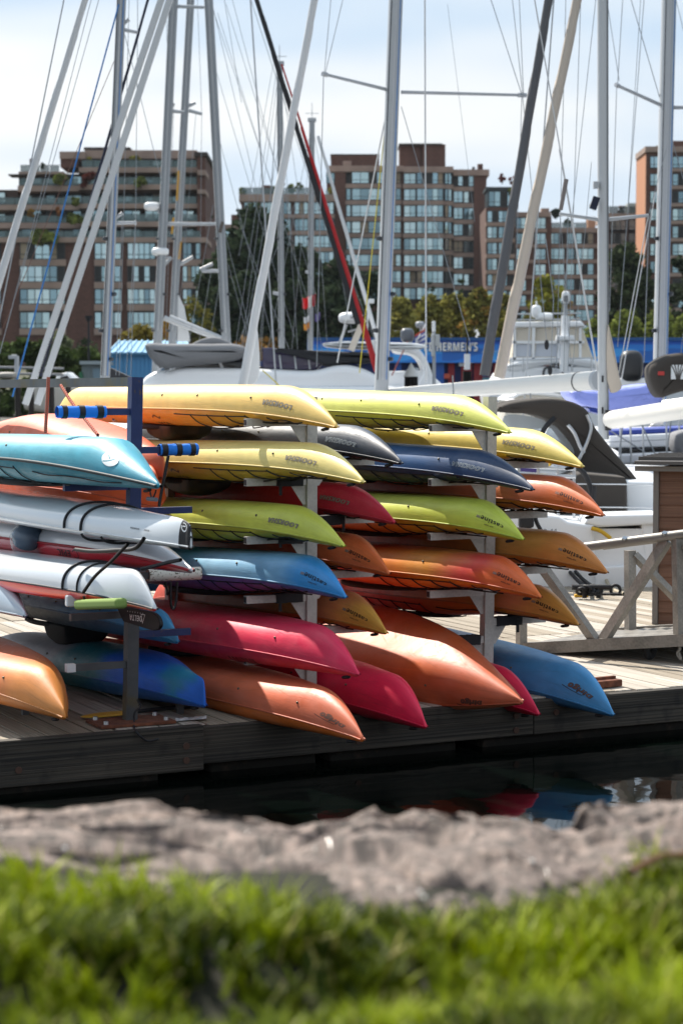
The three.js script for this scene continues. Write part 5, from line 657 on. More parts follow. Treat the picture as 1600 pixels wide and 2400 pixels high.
// motor yacht behind the kayaks, left of the middle
{
  const d = 56, t = thing('motor_yacht', 'white motor yacht with grey covered dinghy on its bow, dark windows and black awning', 'motor yacht', V(P(610, 900, d).x, 0, -d));
  body('superstructure', smoothPts([[322, 925], [338, 888], [362, 872], [420, 862], [520, 862], [640, 866], [735, 868], [790, 856], [830, 858], [875, 876], [900, 900], [905, 925]], 5), d, 3.2, gel, t, .22);
  body('hull', [[300, 915], [330, 905], [900, 905], [910, 915], [890, 1112], [380, 1112]], d - .3, 3.8, gel, t, .2); body('rub_strake', [[320, 908], [900, 904], [900, 908], [320, 912]], d - .34, .1, gelGrey, t, 0);
  body('saloon_window', [[372, 862], [415, 842], [560, 838], [620, 862], [520, 866]], d + .3, 2.6, darkGlass, t, .05);
  body('window_pillar', [[510, 846], [516, 846], [526, 864], [518, 864]], d + .22, .1, gel, t, 0);
  body('cockpit_windows', [[615, 815], [640, 815], [770, 838], [740, 868], [615, 864]], d + .3, 2.4, violetGlass, t, .04); for (const x of [655, 690, 722]) new MB().beam(P(x, 832, d + .24), P(x + 4, 866, d + .24), .05, .04).build('window_pillar', gelGrey, t);
  body('awning', smoothPts([[636, 818], [700, 820], [800, 824], [870, 828], [884, 838], [870, 848], [820, 850], [762, 856], [740, 848]], 4), d, 2.8, canvasDark, t, .1);
  body('dinghy_cover', smoothPts([[340, 808], [400, 806], [480, 806], [560, 808], [578, 818], [566, 838], [520, 850], [440, 858], [378, 864]], 4), d - .2, 1.6, canvasGrey, t, .2);
  body('cover_hump', smoothPts([[450, 808], [470, 796], [500, 790], [525, 796], [545, 808]], 4), d, .9, canvasGrey, t, .08);
  for (const [a, b] of [[[360, 880], [385, 858]], [[385, 872], [412, 862]], [[400, 868], [400, 856]]]) new MB().cyl(P(...a, d - .3), P(...b, d - .3), .02).build('bow_rail', mSteel, t);
  // radar arch
  radome(t, 822, 745, d, 58, 27); { const g = new THREE.PlaneGeometry(36 / F * d, 11 / F * d); const c = P(836, 743, d - .36); g.translate(c.x, c.y, c.z); new MB().add(g).build('lettering', printMat('simrad', word('SIMRAD', 'bold 54px sans-serif', '#2a2f36', null), 240, 72), t); }
  new MB().beam(P(852, 748, d), P(822, 822, d), .22, .18).build('radar_arch', std('#d9cfc2', .4), t); new MB().cyl(P(812, 760, d), P(795, 806, d), .04).cyl(P(836, 705, d), P(820, 740, d), .03).cyl(P(815, 778, d), P(848, 768, d), .03).build('arch_strut', mMast, t); new MB().cyl(P(863, 725, d), P(858, 800, d), .03).box(P(870, 706, d), .16, .12, .1, 0, .02).build('wind_sensor', gel, t);
  body('bridge_roof', smoothPts([[755, 806], [800, 800], [880, 802], [985, 806], [1000, 812], [900, 816], [780, 812]], 4), d + 1, 2.4, gel, t, .06);
  body('white_panel', [[860, 800], [880, 796], [884, 830], [862, 828]], d + .6, .3, gel, t, .03);
}
// yacht with slanting white arch and grey domes
{
  const d = 66, t = thing('motor_yacht', 'motor yacht with slanting white radar arch and grey satellite dome before the blue shop', 'motor yacht', V(P(990, 900, d).x, 0, -d));
  body('arch', smoothPts([[920, 812], [960, 808], [985, 822], [1010, 870], [1014, 905], [975, 905], [992, 870], [970, 832], [925, 824]], 4), d, 2.6, gel, t, .1);
  radome(t, 954, 786, d, 32, 34, 'satellite_dome', std('#5b6068', .35)); new MB().box(P(954, 806, d), .3, .12, .3).build('dome_base', gelGrey, t);
  radome(t, 984, 761, d, 22, 15, 'lamp_dome', std('#8d9298', .4)); new MB().cyl(P(984, 768, d), P(990, 808, d), .03).build('lamp_pole', mMastGrey, t);
  body('cabin', [[905, 870], [1000, 868], [1040, 905], [905, 910]], d + .4, 2, gel, t, .1); body('hull', [[890, 905], [1060, 905], [1050, 1080], [900, 1080]], d - .2, 3, gel, t, .15);
  const fl = grid(10, 8, (u, v) => { const p = P(lerp(996, 972, u), lerp(770, 800, v) + 14 * u, d - .3); p.z += .12 * Math.sin(u * 6 + v); return p; }); new MB().add(fl).build('flag', printMat('flag', (x, w, h) => { for (let i = 0; i < 6; i++) { x.fillStyle = i % 2 ? '#d5d4da' : '#4656a0'; x.fillRect(0, i * h / 6, w, h / 6); } x.fillStyle = '#b8503a'; x.fillRect(0, h * .8, w, h * .2); }, 64, 64), t); new MB().cyl(P(998, 758, d - .3), P(966, 818, d - .3), .025).build('flag_staff', gel, t); new MB().cyl(P(955, 800, d - .4), P(918, 880, d - .4), .022).build('furled_pennant', std('#a05a50', .8), t);
}
{ const d = 57, t = thing('sign_post', 'slim dock post carrying two pale sign boxes in front of the blue fascia', 'sign post', V(P(1018, 900, d).x, 0, -d)); new MB().cyl(V(P(1018, 900, d).x, -.5, -d), P(1016, 770, d), .06, .05).build('post', mMastGrey, t); for (const [x0, x1, y0, y1] of [[1010, 1018, 782, 836], [1019, 1030, 784, 812]]) { const a = P(x0, y0, d - .1), b = P(x1, y1, d - .1); new MB().box(a.clone().add(b).multiplyScalar(.5), b.x - a.x, a.y - b.y, .12, 0, .02).build('sign_box', std('#aeb2b4', .6), t); } const c = P(1016, 765, d); new MB().box(c, .1, .3, .1, 0, .02).build('lamp', gel, t); }
// larger yacht on the right with enclosed flybridge
{
  const d = 70, t = thing('motor_yacht', 'large white yacht with beige enclosed flybridge, radar mast and rounded domes', 'motor yacht', V(P(1290, 900, d).x, 0, -d));
  body('flybridge_enclosure', [[1208, 766], [1362, 764], [1392, 848], [1196, 850]], d + .4, 3, std('#d2c8b6', .6), t, .1);
  for (const [a, b, c2, e2] of [[1206, 1246, 772, 800], [1256, 1300, 772, 798], [1310, 1352, 772, 796]]) body('clear_panel', [[a, c2], [b, c2], [b + 6, e2], [a - 2, e2]], d + .28, .04, std('#c4bcae', .2), t, 0);
  for (const [a, b] of [[1206, 1244], [1256, 1320]]) body('window', [[a, 806], [b, 806], [b, 836], [a - 4, 836]], d + .28, .04, std('#b4bac4', .12), t, 0);
  for (const [x0, x1, y0, y1] of [[1200, 1368, 799, 805], [1196, 1384, 838, 850], [1246, 1252, 768, 845], [1304, 1310, 768, 845], [1202, 1208, 768, 845], [1356, 1362, 768, 845]]) body('enclosure_frame', [[x0, y0], [x1, y0], [x1, y1], [x0, y1]], d + .2, .1, gel, t, 0);
  for (const y of [720, 734]) new MB().cyl(P(1210, y + 16, d), P(1360, y + 14, d), .025).build('roof_rail', mSteel, t); for (const x of [1170, 1195, 1225, 1340, 1385]) new MB().cyl(P(x, 838, d - .5), P(x, 872, d - .5), .025).build('stanchion', mSteel, t); new MB().cyl(P(1160, 846, d - .5), P(1400, 838, d - .5), .022).build('life_line', mSteel, t);
  body('roof', [[1206, 754], [1360, 752], [1372, 766], [1202, 768]], d + .2, 3.4, gel, t, .08); for (const x of [1250]) new MB().beam(P(x, 768, d + .2), P(x - 2, 830, d + .2), .1, .1).build('enclosure_post', gel, t);
  body('deck_edge', smoothPts([[1180, 860], [1230, 844], [1300, 838], [1400, 848], [1402, 862], [1300, 852], [1200, 872]], 5), d, 4, gel, t, .08); body('upper_hull', [[1155, 905], [1175, 872], [1215, 858], [1400, 858], [1420, 905]], d + .1, 4, gel, t, .15); body('hull', [[1140, 905], [1430, 905], [1420, 1060], [1170, 1060]], d - .2, 4.5, gel, t, .2);
  radome(t, 1256, 730, d, 23, 30); radome(t, 1276, 742, d, 40, 18); new MB().cyl(P(1256, 705, d), P(1256, 750, d), .03).build('aerial', gel, t);
  new MB().cyl(P(1324, 740, d - 1), P(1320, 872, d - 1), .13, .15, 12).build('radar_mast', gel, t); radome(t, 1325, 697, d - 1, 19, 30, 'search_light', gel); new MB().box(P(1325, 700, d - 1.2), .12, .22, .1, 0, .03).build('light_lens', mBlack, t); body('radar_bar', [[1304, 786], [1344, 786], [1346, 798], [1302, 798]], d - 1.3, .3, gel, t, .04); new MB().cyl(P(1324, 705, d - 1), P(1324, 745, d - 1), .06, .09).build('mast_neck', mMastGrey, t);
  new MB().tube(px([[1272, 880], [1276, 864], [1300, 860], [1316, 866], [1318, 880]], d - .3), .04, 8).build('grab_rail', mBlack, t);
}
// pilot-house boat seen between the top kayak and the canopy
{ const d = 44, t = thing('motor_boat', 'cream wheelhouse boat with brown trimmed window peeking out above the grey canopy', 'boat', V(P(1250, 930, d).x, 0, -d)); body('wheelhouse', smoothPts([[1190, 935], [1230, 918], [1300, 918], [1345, 925], [1360, 960], [1360, 1010], [1190, 1010]], 4), d, 2.4, std('#cfcabf', .5), t, .12); body('window', [[1222, 945], [1280, 935], [1282, 952], [1220, 958]], d - .06, .05, std('#6d4326', .4), t, 0); body('roof', smoothPts([[1185, 938], [1230, 912], [1300, 912], [1350, 922], [1360, 934], [1230, 926]], 4), d - .2, 2.8, gel, t, .06); body('hull', [[1150, 1005], [1400, 1005], [1390, 1160], [1170, 1160]], d - .2, 3, gel, t, .1); radome(t, 1196, 950, d - .5, 30, 32, 'fender', std('#d8d3d2', .5)); }
// black domed tender behind the right masts
{ const d = 46, t = thing('motor_boat', 'tender with black domed cover between the two right masts', 'boat', V(P(1480, 900, d).x, 0, -d)); radome(t, 1478, 858, d, 56, 74, 'domed_cover', std('#1c1d21', .5)); body('hull', smoothPts([[1440, 890], [1520, 886], [1620, 880], [1620, 905], [1440, 908]], 4), d, 1.6, gel, t, .08); body('lower_hull', [[1440, 905], [1620, 900], [1610, 1100], [1450, 1100]], d + .05, 1.5, gelGrey, t, .05); }
// low tender and workboats at the far left
{ const d = 62; const t = thing('motor_boat', 'small white cabin boat moored low at far left behind the rack beam', 'boat', V(P(150, 900, d).x, 0, -d)); body('hull', smoothPts([[80, 905], [240, 912], [240, 945], [60, 960], [60, 930]], 3), d, 2, std('#b9b6ae', .6), t, .1); body('cabin', [[128, 905], [134, 878], [158, 872], [176, 888], [180, 905]], d + .3, 1.3, gel, t, .06); body('windscreen', [[140, 900], [142, 884], [158, 880], [168, 892], [172, 900]], d + .2, .1, darkGlass, t, 0); }
{ const d = 60; const t = thing('fish_dock_platform', 'dark timber platform with rails and gear at the far left waterline', 'platform', V(P(40, 950, d).x, 0, -d)); new MB().box(V(P(60, 950, d).x, .9, -d - 2), 5.5, .3, 3).build('deck', std('#3a3733', .9), t); for (const x of [-20, 30, 62, 110, 150]) new MB().cyl(V(P(x, 950, d).x, -.5, -d - 1), V(P(x, 950, d).x, 2.7, -d - 1), .09, .09, 8).build('pile', std('#2b2725', .9), t); for (const y of [860, 874]) new MB().cyl(P(-40, y, d + 1), P(150, y + 4, d + 1), .04).build('rail', std('#7d8084', .6), t); radome(t, 20, 880, d, 44, 16, 'crate', std('#8f8c86', .7)); new MB().cyl(P(40, 834, d), P(40, 900, d), .07).cyl(P(40, 835, d), P(28, 835, d), .05).box(P(29, 837, d), .2, .1, .1).build('lamp_post', mMastGrey, t); }
// dark triangular sail and gear right of the leftmost mast
{ const t = body('folded_awning', [[250, 858], [310, 886], [310, 905], [250, 905]], 43, .4, canvasDark, null, .02); tag(t, 'dark folded awning beside the foot of the leftmost upright mast', 'awning'); }
// mooring piles with white caps
[[963, 862, 58, 'wooden mooring pile with white cone cap left of the yacht arch', 34], [1094, 850, 64, 'mooring pile with lamp box standing before the red shop wall', 22]].forEach(([x, y, d, label, w], i) => { const a = P(x, y + 20, d), r = w / 2 / F * d; const t = thing('mooring_pile', label, 'pile', V(a.x, 0, a.z)); new MB().cyl(V(a.x, -.6, a.z), a, r, r * .95, 14).build('post', std('#4a3d33', .95, 0, { map: darkWood }), t); if (!i) { const g = new THREE.ConeGeometry(r * 1.1, .42, 16); g.translate(a.x, a.y + .2, a.z); new MB().add(g).build('cap', std('#d5d6d4', .6), t); } else { new MB().box(up(a, .3), r * 1.2, .5, r * 1.2).build('lamp_box', gel, t); new MB().cyl(up(a, .5), up(a, 1.1), .03).build('rod', mBlack, t); } });
// ---------- far shore ----------
{
  const q = mesh('quay', (() => { const g = new THREE.BoxGeometry(500, 3, 420); g.translate(0, -.4, -88 - 210); return g; })(), std('#4a4742', .95)); q.userData.kind = 'structure';
  const hill = mesh('hill', grid(40, 20, (u, v) => { const x = lerp(-160, 160, u), z = lerp(-125, -480, v); return V(x, 1.12 + 4.5 * sstep(-150, -260, z) + .6 * noise.noise(x * .05, z * .05, 1), z); }), std('#3a3d26', 1)); hill.userData.kind = 'structure';
}
const brickT = dataTex(256, 256, (u, v) => { const r = Math.floor(v * 16), b = noise.noise(Math.floor(u * 8 + (r % 2) * .5) * 3.1, r * 1.7, 2.2), m = (v * 16 % 1) < .14 || ((u * 8 + (r % 2) * .5) % 1) < .07 ? .06 : 0, n = tn(u, v, 3, 6.6, 4); return [.335 + .06 * b + m + .06 * n, .225 + .045 * b + m + .05 * n, .19 + .04 * b + m + .04 * n]; }, true, .5, .6);
const mBrick = std('#ffffff', .9, 0, { map: brickT }), stainT = dataTex(256, 256, (u, v) => { const s = .58 + .10 * tn(u, v, 4, 2.2, 5); return [s, s * .86, s * .78]; }, true, .12, .12), mBand = std('#ffffff', .85, 0, { map: stainT }), mDarkRoof = std('#3a3431', .9), mFrame = std('#20292e', .5), mFrame2 = std('#2c3a3f', .5);
const glassMs = ['#9fb8bd', '#8fa9b0', '#7f9aa2', '#abc0c4', '#6d868f', '#9ab2b8'].map((c) => new THREE.MeshStandardMaterial({ color: c, roughness: .06, metalness: .82 })), mRailGlass = new THREE.MeshPhysicalMaterial({ color: '#56696b', roughness: .1, metalness: .4, transparent: true, opacity: .62, side: THREE.DoubleSide }), mDarkIn = std('#14181b', .6), curtain = std('#9a8c78', .9);
const unit = new THREE.BoxGeometry(1, 1, 1);
function slab(t, name, x0, x1, y0, y1, d, dep, mat) { const a = P(x0, y0, d), b = P(x1, y1, d); const w = b.x - a.x, h = a.y - b.y; const g = new THREE.BoxGeometry(w, h, dep); boxUV(g); g.translate((a.x + b.x) / 2, (a.y + b.y) / 2, -d - dep / 2); return new MB().add(g).build(name, mat, t); }
function windowPart(t, x0, x1, y0, y1, d, n, o = {}) {
  const a = P(x0, y0, d), b = P(x1, y1, d), w = b.x - a.x, h = a.y - b.y, cx = (a.x + b.x) / 2, cy = (a.y + b.y) / 2, f = o.f || .09; const fb = new MB();
  const W1 = t.position; // frame in the building's own coordinates
  const bars = [[0, h / 2 - f / 2, w, f], [0, -h / 2 + f / 2, w, f]]; for (let i = 0; i <= n; i++) bars.push([lerp(-w / 2 + f / 2, w / 2 - f / 2, i / n), 0, f, h - 2 * f]);
  const tr = o.transom ?? .30; if (tr) bars.push([0, -h / 2 + h * tr, w - 2 * f, f * .8]);
  bars.forEach(([x, y, ww, hh], i) => fb.box(V(x, y, .06 + (i > 1 ? .003 : 0) + (i > n + 2 ? .004 : 0)), ww, hh, .14));
  const fr = fb.local('window', o.frame || mFrame, t); fr.position.set(cx, cy, -d).sub(W1);
  for (let i = 0; i < n; i++) { const pw = (w - f) / n - f * .6, q = new THREE.Mesh(unit, rnd() < (o.dark ?? .05) ? mDarkIn : rnd() < .05 ? curtain : glassMs[(rnd() * glassMs.length) | 0]); q.name = 'pane'; q.scale.set(pw, h - f * 1.6, .03); q.position.set(lerp(-w / 2 + f / 2, w / 2 - f / 2, (i + .5) / n), 0, .02); q.rotation.set(rr(-.012, .012), rr(-.02, .02), 0); q.castShadow = q.receiveShadow = true; fr.add(q); }
  return fr;
}
function railing(t, x0, x1, y0, y1, d) { const n = Math.max(1, Math.round((x1 - x0) / 26)); for (let i = 0; i < n; i++) slab(t, 'railing_glass', lerp(x0, x1, i / n) + .6, lerp(x0, x1, (i + 1) / n) - .6, y0 + 1, y1, d, .04, mRailGlass); slab(t, 'railing_bar', x0, x1, y0 - .6, y0 + .6, d - .02, .09, mFrame2); }
const bld = (name, label, x, d) => thing(name, label, 'building', V(P(x, 700, d).x, 1.1, -d));
// left terraced building
{
  const d = 250, t = bld('apartment_building', 'stepped brick apartment building at left with planted terraces and glass balconies', 240, d);
  slab(t, 'wall', -40, 484, 566, 900, d, 22, mBrick); slab(t, 'wall', 462, 482, 358, 566, d + .2, 20, mBrick);
  slab(t, 'upper_wall', 200, 463, 372, 566, d + 7, 12, std('#4a3a33', .9)); slab(t, 'upper_wall', 45, 200, 408, 566, d + 6, 13, std('#42352f', .9)); slab(t, 'upper_wall', -40, 45, 445, 566, d + 5, 13, std('#42352f', .9));
  slab(t, 'parapet', 140, 200, 355, 372, d + 4.5, 8, mBand); slab(t, 'parapet_wall', 142, 200, 371, 392, d + 4.8, 7, mBrick); slab(t, 'parapet', 200, 462, 352, 371, d + 5, 9, mBand); slab(t, 'penthouse', 197, 305, 345, 352, d + 6, 6, mDarkRoof); slab(t, 'parapet_cap', 455, 486, 356, 366, d, 20, mDarkRoof); slab(t, 'chimney', 70, 84, 372, 400, d + 8, 2, mBrick);
  const fl = [[392, 404, 200, 463, 2.4], [432, 444, 42, 463, 1.6], [477, 488, -40, 463, .9], [519, 531, -40, 470, .4]];
  fl.forEach(([y0, y1, x0, x1, dz], i) => { slab(t, 'terrace_slab', x0, 185, y0 + (i ? 3 : 0), y1 + 4, d + dz + 1, 9, mBand); slab(t, 'terrace_slab', 185.2, x1, y0, y1, d + dz, 9, mBand); railing(t, x0 + 2, 184, y0 - 14, y0 + 2, d + dz + 1.1); railing(t, 192, x1 - 2, y0 - 17, y0, d + dz + .1); });
  railing(t, 48, 140, 387, 402, d + 3); slab(t, 'terrace_slab', 44, 150, 402, 408, d + 2.9, 7, mBand); slab(t, 'awning', 20, 60, 408, 411, d + 2, 3, mDarkRoof); slab(t, 'terrace_slab', 463, 482, 398, 410, d - .3, 6, mBand); slab(t, 'terrace_slab', 463, 482, 444, 454, d - .3, 6, mBand);
  for (const [y0, y1] of [[372, 390], [410, 430], [450, 474], [490, 517], [533, 556]]) { for (const [a, b, n] of [[215, 262, 3], [272, 330, 3], [340, 395, 3], [405, 455, 3]]) windowPart(t, a, b, y0, y1, d + 6.9 - (y0 > 480 ? 4 : 0), n, { dark: .35, transom: 0, frame: mFrame2 }); if (y0 > 405) for (const [a, b, n] of [[52, 98, 2], [108, 150, 2], [152, 192, 2]]) windowPart(t, a, b, y0 + 3, y1 + 2, d + 5.9 - (y0 > 480 ? 3 : 0), n, { dark: .5, transom: 0, frame: mFrame2 }); if (y0 > 445) windowPart(t, -20, 14, y0, y1 + 4, d + 4.9, 2, { transom: .4 }); }
  slab(t, 'terrace_slab', -40, 484, 556, 568, d - .5, 10, mBand); railing(t, -10, 470, 541, 556, d - .4);
  for (const [y0, y1] of [[569, 608], [623, 661], [677, 713], [731, 770]]) { for (const [a, b, n] of [[-22, 3, 2], [47, 153, 6], [222, 285, 4], [299, 365, 5], [372, 376, 1], [428, 470, 4]]) if (b - a > 8) windowPart(t, a, b, y0, y1, d - .12, n, { dark: .3 }); }
  for (const y of [608, 661, 713, 770]) for (const [a, b] of [[-40, 4], [46, 155], [221, 287], [298, 372], [427, 472]]) slab(t, 'spandrel', a, b, y, y + 15, d - .35, 1, mBand);
}
// low middle-left building
{
  const d = 330, t = bld('apartment_building', 'lower brick apartment wing with roof garden between the two big blocks', 660, d);
  slab(t, 'wall', 566, 780, 470, 760, d, 16, mBrick); slab(t, 'roof_slab', 560, 785, 455, 472, d - .8, 18, mBand); railing(t, 566, 742, 440, 456, d - .6); slab(t, 'chimney', 613, 634, 434, 456, d + 3, 2, mBrick); slab(t, 'chimney', 542, 560, 503, 530, d + 6, 2, mBrick); slab(t, 'annex_wall', 480, 566, 529, 760, d + 4, 12, mBrick); slab(t, 'annex_cap', 476, 566, 526, 536, d + 3.5, 13, mBand);
  for (const y of [474, 513, 552, 590, 629, 668]) { for (const [a, b, n] of [[572, 604, 3], [612, 640, 2], [664, 682, 2], [690, 722, 3], [728, 782, 5]]) windowPart(t, a, b, y, y + 28, d - .12, n, {}); slab(t, 'spandrel', 568, 784, y + 28, y + 37, d - .5, 1.2, mBand); }
  for (const y of [540, 578, 616, 655]) { windowPart(t, 486, 520, y, y + 26, d + 3.9, 3, {}); windowPart(t, 526, 560, y, y + 26, d + 3.9, 3, {}); slab(t, 'spandrel', 482, 564, y + 27, y + 35, d + 3.6, 1, mBand); }
}
// central block
{
  const d = 345, t = bld('apartment_building', 'tall central brick apartment block with curved window bays and rooftop brick tower', 950, d);
  slab(t, 'wall', 765, 1130, 398, 760, d, 18, mBrick); slab(t, 'brick_pier', 785, 809, 398, 760, d - .9, 3, mBrick); slab(t, 'brick_pier', 940, 944, 404, 760, d - .5, 2, mBrick); slab(t, 'brick_pier', 1110, 1138, 404, 760, d - .9, 18, mBrick);
  slab(t, 'cornice', 770, 945, 388, 402, d - 1.1, 18, mBand); slab(t, 'cornice', 945, 1062, 390, 404, d - 2.2, 18, mBand); slab(t, 'cornice', 1062, 1146, 397, 411, d - 1.3, 18, mBand); slab(t, 'penthouse', 775, 888, 363, 388, d + 4, 9, mBrick); slab(t, 'penthouse_cap', 774, 889, 361, 364, d + 3.9, 9.2, mDarkRoof); slab(t, 'penthouse', 936, 985, 340, 390, d + 5.2, 6, mBrick);
  { const a = P(983, 337, d + 4.2), b = P(1034, 391, d + 4.2); const g = new THREE.BoxGeometry(b.x - a.x + .2, a.y - b.y, 6); boxUV(g); g.rotateY(.22); g.translate((a.x + b.x) / 2, (a.y + b.y) / 2, -d - 7.4); new MB().add(g).build('penthouse', mBrick, t); slab(t, 'penthouse_cap', 934, 1036, 336, 339.5, d + 4, 8, mDarkRoof); }
  slab(t, 'chimney', 1119, 1131, 384, 400, d + 1, 1.5, mBrick); slab(t, 'roof_unit', 803, 823, 377, 390, d + 2, 1.4, mBand); slab(t, 'vent_stack', 1106, 1112, 391, 399, d + 1, .8, mDarkRoof); slab(t, 'vent_stack', 789, 797, 369, 389, d + 2, .8, mBrick);
  for (let k = 0; k < 8; k++) { const y = 403 + k * 38.7, o = { dark: k ? .05 : .3 };
    windowPart(t, 811, 822, y, y + 27, d - .12, 1, o); windowPart(t, 824, 903, y + (k ? 0 : -1), y + 27, d - .4, 4, o); windowPart(t, 905, 939, y, y + 27, d - .12, 3, o); windowPart(t, 946, 974, y + 1, y + 28, d - 1.0, 2, o);
    // convex bay: flat front with one canted side
    windowPart(t, 976, 1038, y, y + 28, d - 1.8, 5, o); { const w = windowPart(t, 1039, 1060, y + 1, y + 29, d - 1.3, 2, o); w.rotation.y = .55; } windowPart(t, 1062, 1084, y + 6, y + 33, d - .3, 2, o); windowPart(t, 1086, 1109, y + 7, y + 34, d - .3, 2, { dark: .3 });
    if (k) { slab(t, 'spandrel', 809, 940, y - 11, y - 1, d - .75, 1.2, mBand); slab(t, 'spandrel', 944.3, 1040, y - 10.5, y - .5, d - 2.1, 3, mBand); const s = slab(t, 'spandrel', 1040, 1062, y - 9, y + 1, d - 1.5, 2.5, mBand); slab(t, 'spandrel', 1062, 1110, y - 4, y + 6, d - .7, 1.2, mBand); }
    windowPart(t, 764, 784, y + 2, y + 27, d - .1, 2, o);
  }
}
// right-hand wings
{
  const d = 320, t = bld('apartment_building', 'stepped brick apartment wing right of the central block with roof terraces', 1260, d);
  slab(t, 'wall', 1138, 1206, 486, 780, d, 14, mBrick); slab(t, 'glass_pavilion', 1142, 1204, 442, 486, d + 1, 6, std('#2b3338', .3)); slab(t, 'pavilion_roof', 1138, 1208, 438, 446, d + .6, 7, mFrame); windowPart(t, 1144, 1172, 448, 484, d + .9, 2, { dark: .1 }); windowPart(t, 1174, 1202, 450, 484, d + .9, 2, { dark: .7 });
  slab(t, 'wall', 1206, 1290, 508, 780, d + 3, 14, mBrick); slab(t, 'parapet', 1204, 1290, 497, 508, d + 2.6, 14, mBand); slab(t, 'chimney', 1268, 1286, 488, 500, d + 4, 2, mBand);
  slab(t, 'wall', 1280, 1560, 540, 780, d + 6, 14, mBrick); slab(t, 'parapet', 1276, 1420, 534, 545, d + 5.6, 14, mBand); slab(t, 'parapet', 1420, 1530, 500, 512, d + 5.3, 14, mBand); slab(t, 'upper_wall', 1422, 1530, 512, 545, d + 6, 12, mBrick); railing(t, 1286, 1375, 522, 535, d + 5.8); railing(t, 1425, 1520, 484, 500, d + 5.5); slab(t, 'terrace_pavilion', 1470, 1516, 476, 500, d + 8, 3, std('#9aa39f', .4)); slab(t, 'chimney', 1376, 1394, 508, 536, d + 8, 2, std('#b08a70', .9));
  for (let k = 0; k < 7; k++) { const y = 494 + k * 37.3; for (const [a, b, n] of [[1141, 1164, 2], [1167, 1188, 2]]) windowPart(t, a, b, y, y + 27, d - .12, n, {}); windowPart(t, 1191, 1204, y + 2, y + 28, d - .12, 1, { dark: .5 }); slab(t, 'spandrel', 1138, 1206, y + 27, y + 36, d - .5, 1, mBand); }
  for (let k = 0; k < 7; k++) { const y = 510 + k * 36.4; windowPart(t, 1208, 1232, y, y + 26, d + 2.9, 2, { dark: .25 }); windowPart(t, 1252, 1278, y, y + 26, d + 2.9, 2, { dark: .25 }); slab(t, 'spandrel', 1206, 1280, y + 26, y + 34, d + 2.6, 1, mBand); }
  for (let k = 0; k < 7; k++) { const y = 546 + k * 36; for (const [a, b, n] of [[1283, 1322, 3], [1326, 1345, 1], [1348, 1390, 3], [1393, 1398, 1], [1428, 1466, 3], [1472, 1514, 3], [1526, 1552, 2]]) if (b - a > 9) windowPart(t, a, b, y, y + 26, d + 5.9, n, {}); slab(t, 'spandrel', 1280, 1556, y + 26, y + 35, d + 5.6, 1, mBand); }
  for (const [a, b, n] of [[1428, 1466, 3], [1472, 1514, 3]]) windowPart(t, a, b, 514, 539, d + 5.9, n, {});
}
{
  const d = 300, t = bld('apartment_building', 'brick tower block at the right frame edge with sunlit side wall', 1560, d);
  slab(t, 'wall', 1513, 1680, 352, 800, d, 10, mBrick); slab(t, 'roof_cap', 1511, 1680, 343, 356, d - .4, 10, mBand); slab(t, 'penthouse', 1560, 1680, 330, 344, d + 4, 8, mBrick);
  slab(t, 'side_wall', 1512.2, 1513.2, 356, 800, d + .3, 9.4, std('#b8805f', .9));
  for (let k = 0; k < 9; k++) { const y = 366 + k * 41; windowPart(t, 1522, 1542, y, y + 28, d - .1, 2, {}); windowPart(t, 1574, 1602, y, y + 28, d - .1, 2, { dark: .5 }); windowPart(t, 1606, 1640, y, y + 28, d - .1, 2, {}); slab(t, 'spandrel', 1544, 1680, y + 28, y + 36, d - .4, 1, mBand); }
}
// ---------- trees, shrubs, hedges ----------
function crownG(R, H, n, s, seedN, shape, c0, c1, accent) { // many small leaf clumps through the crown's volume
  seed = seedN; const pos = [], cs = [], blobs = []; const nb = Math.max(6, Math.round(n / 48));
  for (let i = 0; i < nb; i++) { const h = rnd(), a = rnd() * 6.283; let rad = shape === 'cone' ? (1 - h * .86) * .85 : shape === 'hedge' ? 1 : Math.sqrt(Math.max(0, 1 - Math.pow(h * 2 - 1, 2))) * .8; rad *= Math.sqrt(rr(.1, 1)); blobs.push([Math.cos(a) * R * rad, H * (.06 + .88 * h), Math.sin(a) * R * rad, rr(.16, .34) * R * (shape === 'cone' ? 1.1 - h * .6 : 1), rr(-.5, .5)]); }
  const c = new THREE.Color(), A = new THREE.Color(c0), B = new THREE.Color(c1), AC = accent ? new THREE.Color(accent) : null;
  for (let i = 0; i < n; i++) { const b = blobs[(rnd() * nb) | 0]; const u = rr(-1, 1), a = rnd() * 6.283, w = Math.sqrt(1 - u * u), r = b[3] * rr(.65, 1.1); const x = b[0] + w * Math.cos(a) * r, y = b[1] + u * r * .8, z = b[2] + w * Math.sin(a) * r; const t1 = V(rr(-1, 1), rr(-.6, .6), rr(-1, 1)).normalize(), t2 = V(rr(-1, 1), rr(-1, 1), rr(-1, 1)).cross(t1).normalize(), ss = s * rr(.6, 1.4);
    for (const [e, f] of [[-1, -.5], [1, -.6], [.2, 1], [-1, -.5], [.2, 1], [-1.1, .7]]) pos.push(x + (t1.x * e + t2.x * f) * ss, y + (t1.y * e + t2.y * f) * ss, z + (t1.z * e + t2.z * f) * ss);
    c.copy(A).lerp(B, clamp(.5 + b[4] + rr(-.35, .35))); if (AC && b[4] > .32) c.lerp(AC, .7); for (let k = 0; k < 6; k++) cs.push(c.r, c.g, c.b); }
  const g = new THREE.BufferGeometry(); g.setAttribute('position', new THREE.Float32BufferAttribute(pos, 3)); g.setAttribute('color', new THREE.Float32BufferAttribute(cs, 3)); g.computeVertexNormals(); g.setAttribute('uv', new THREE.BufferAttribute(new Float32Array(pos.length / 3 * 2), 2)); return g;
}
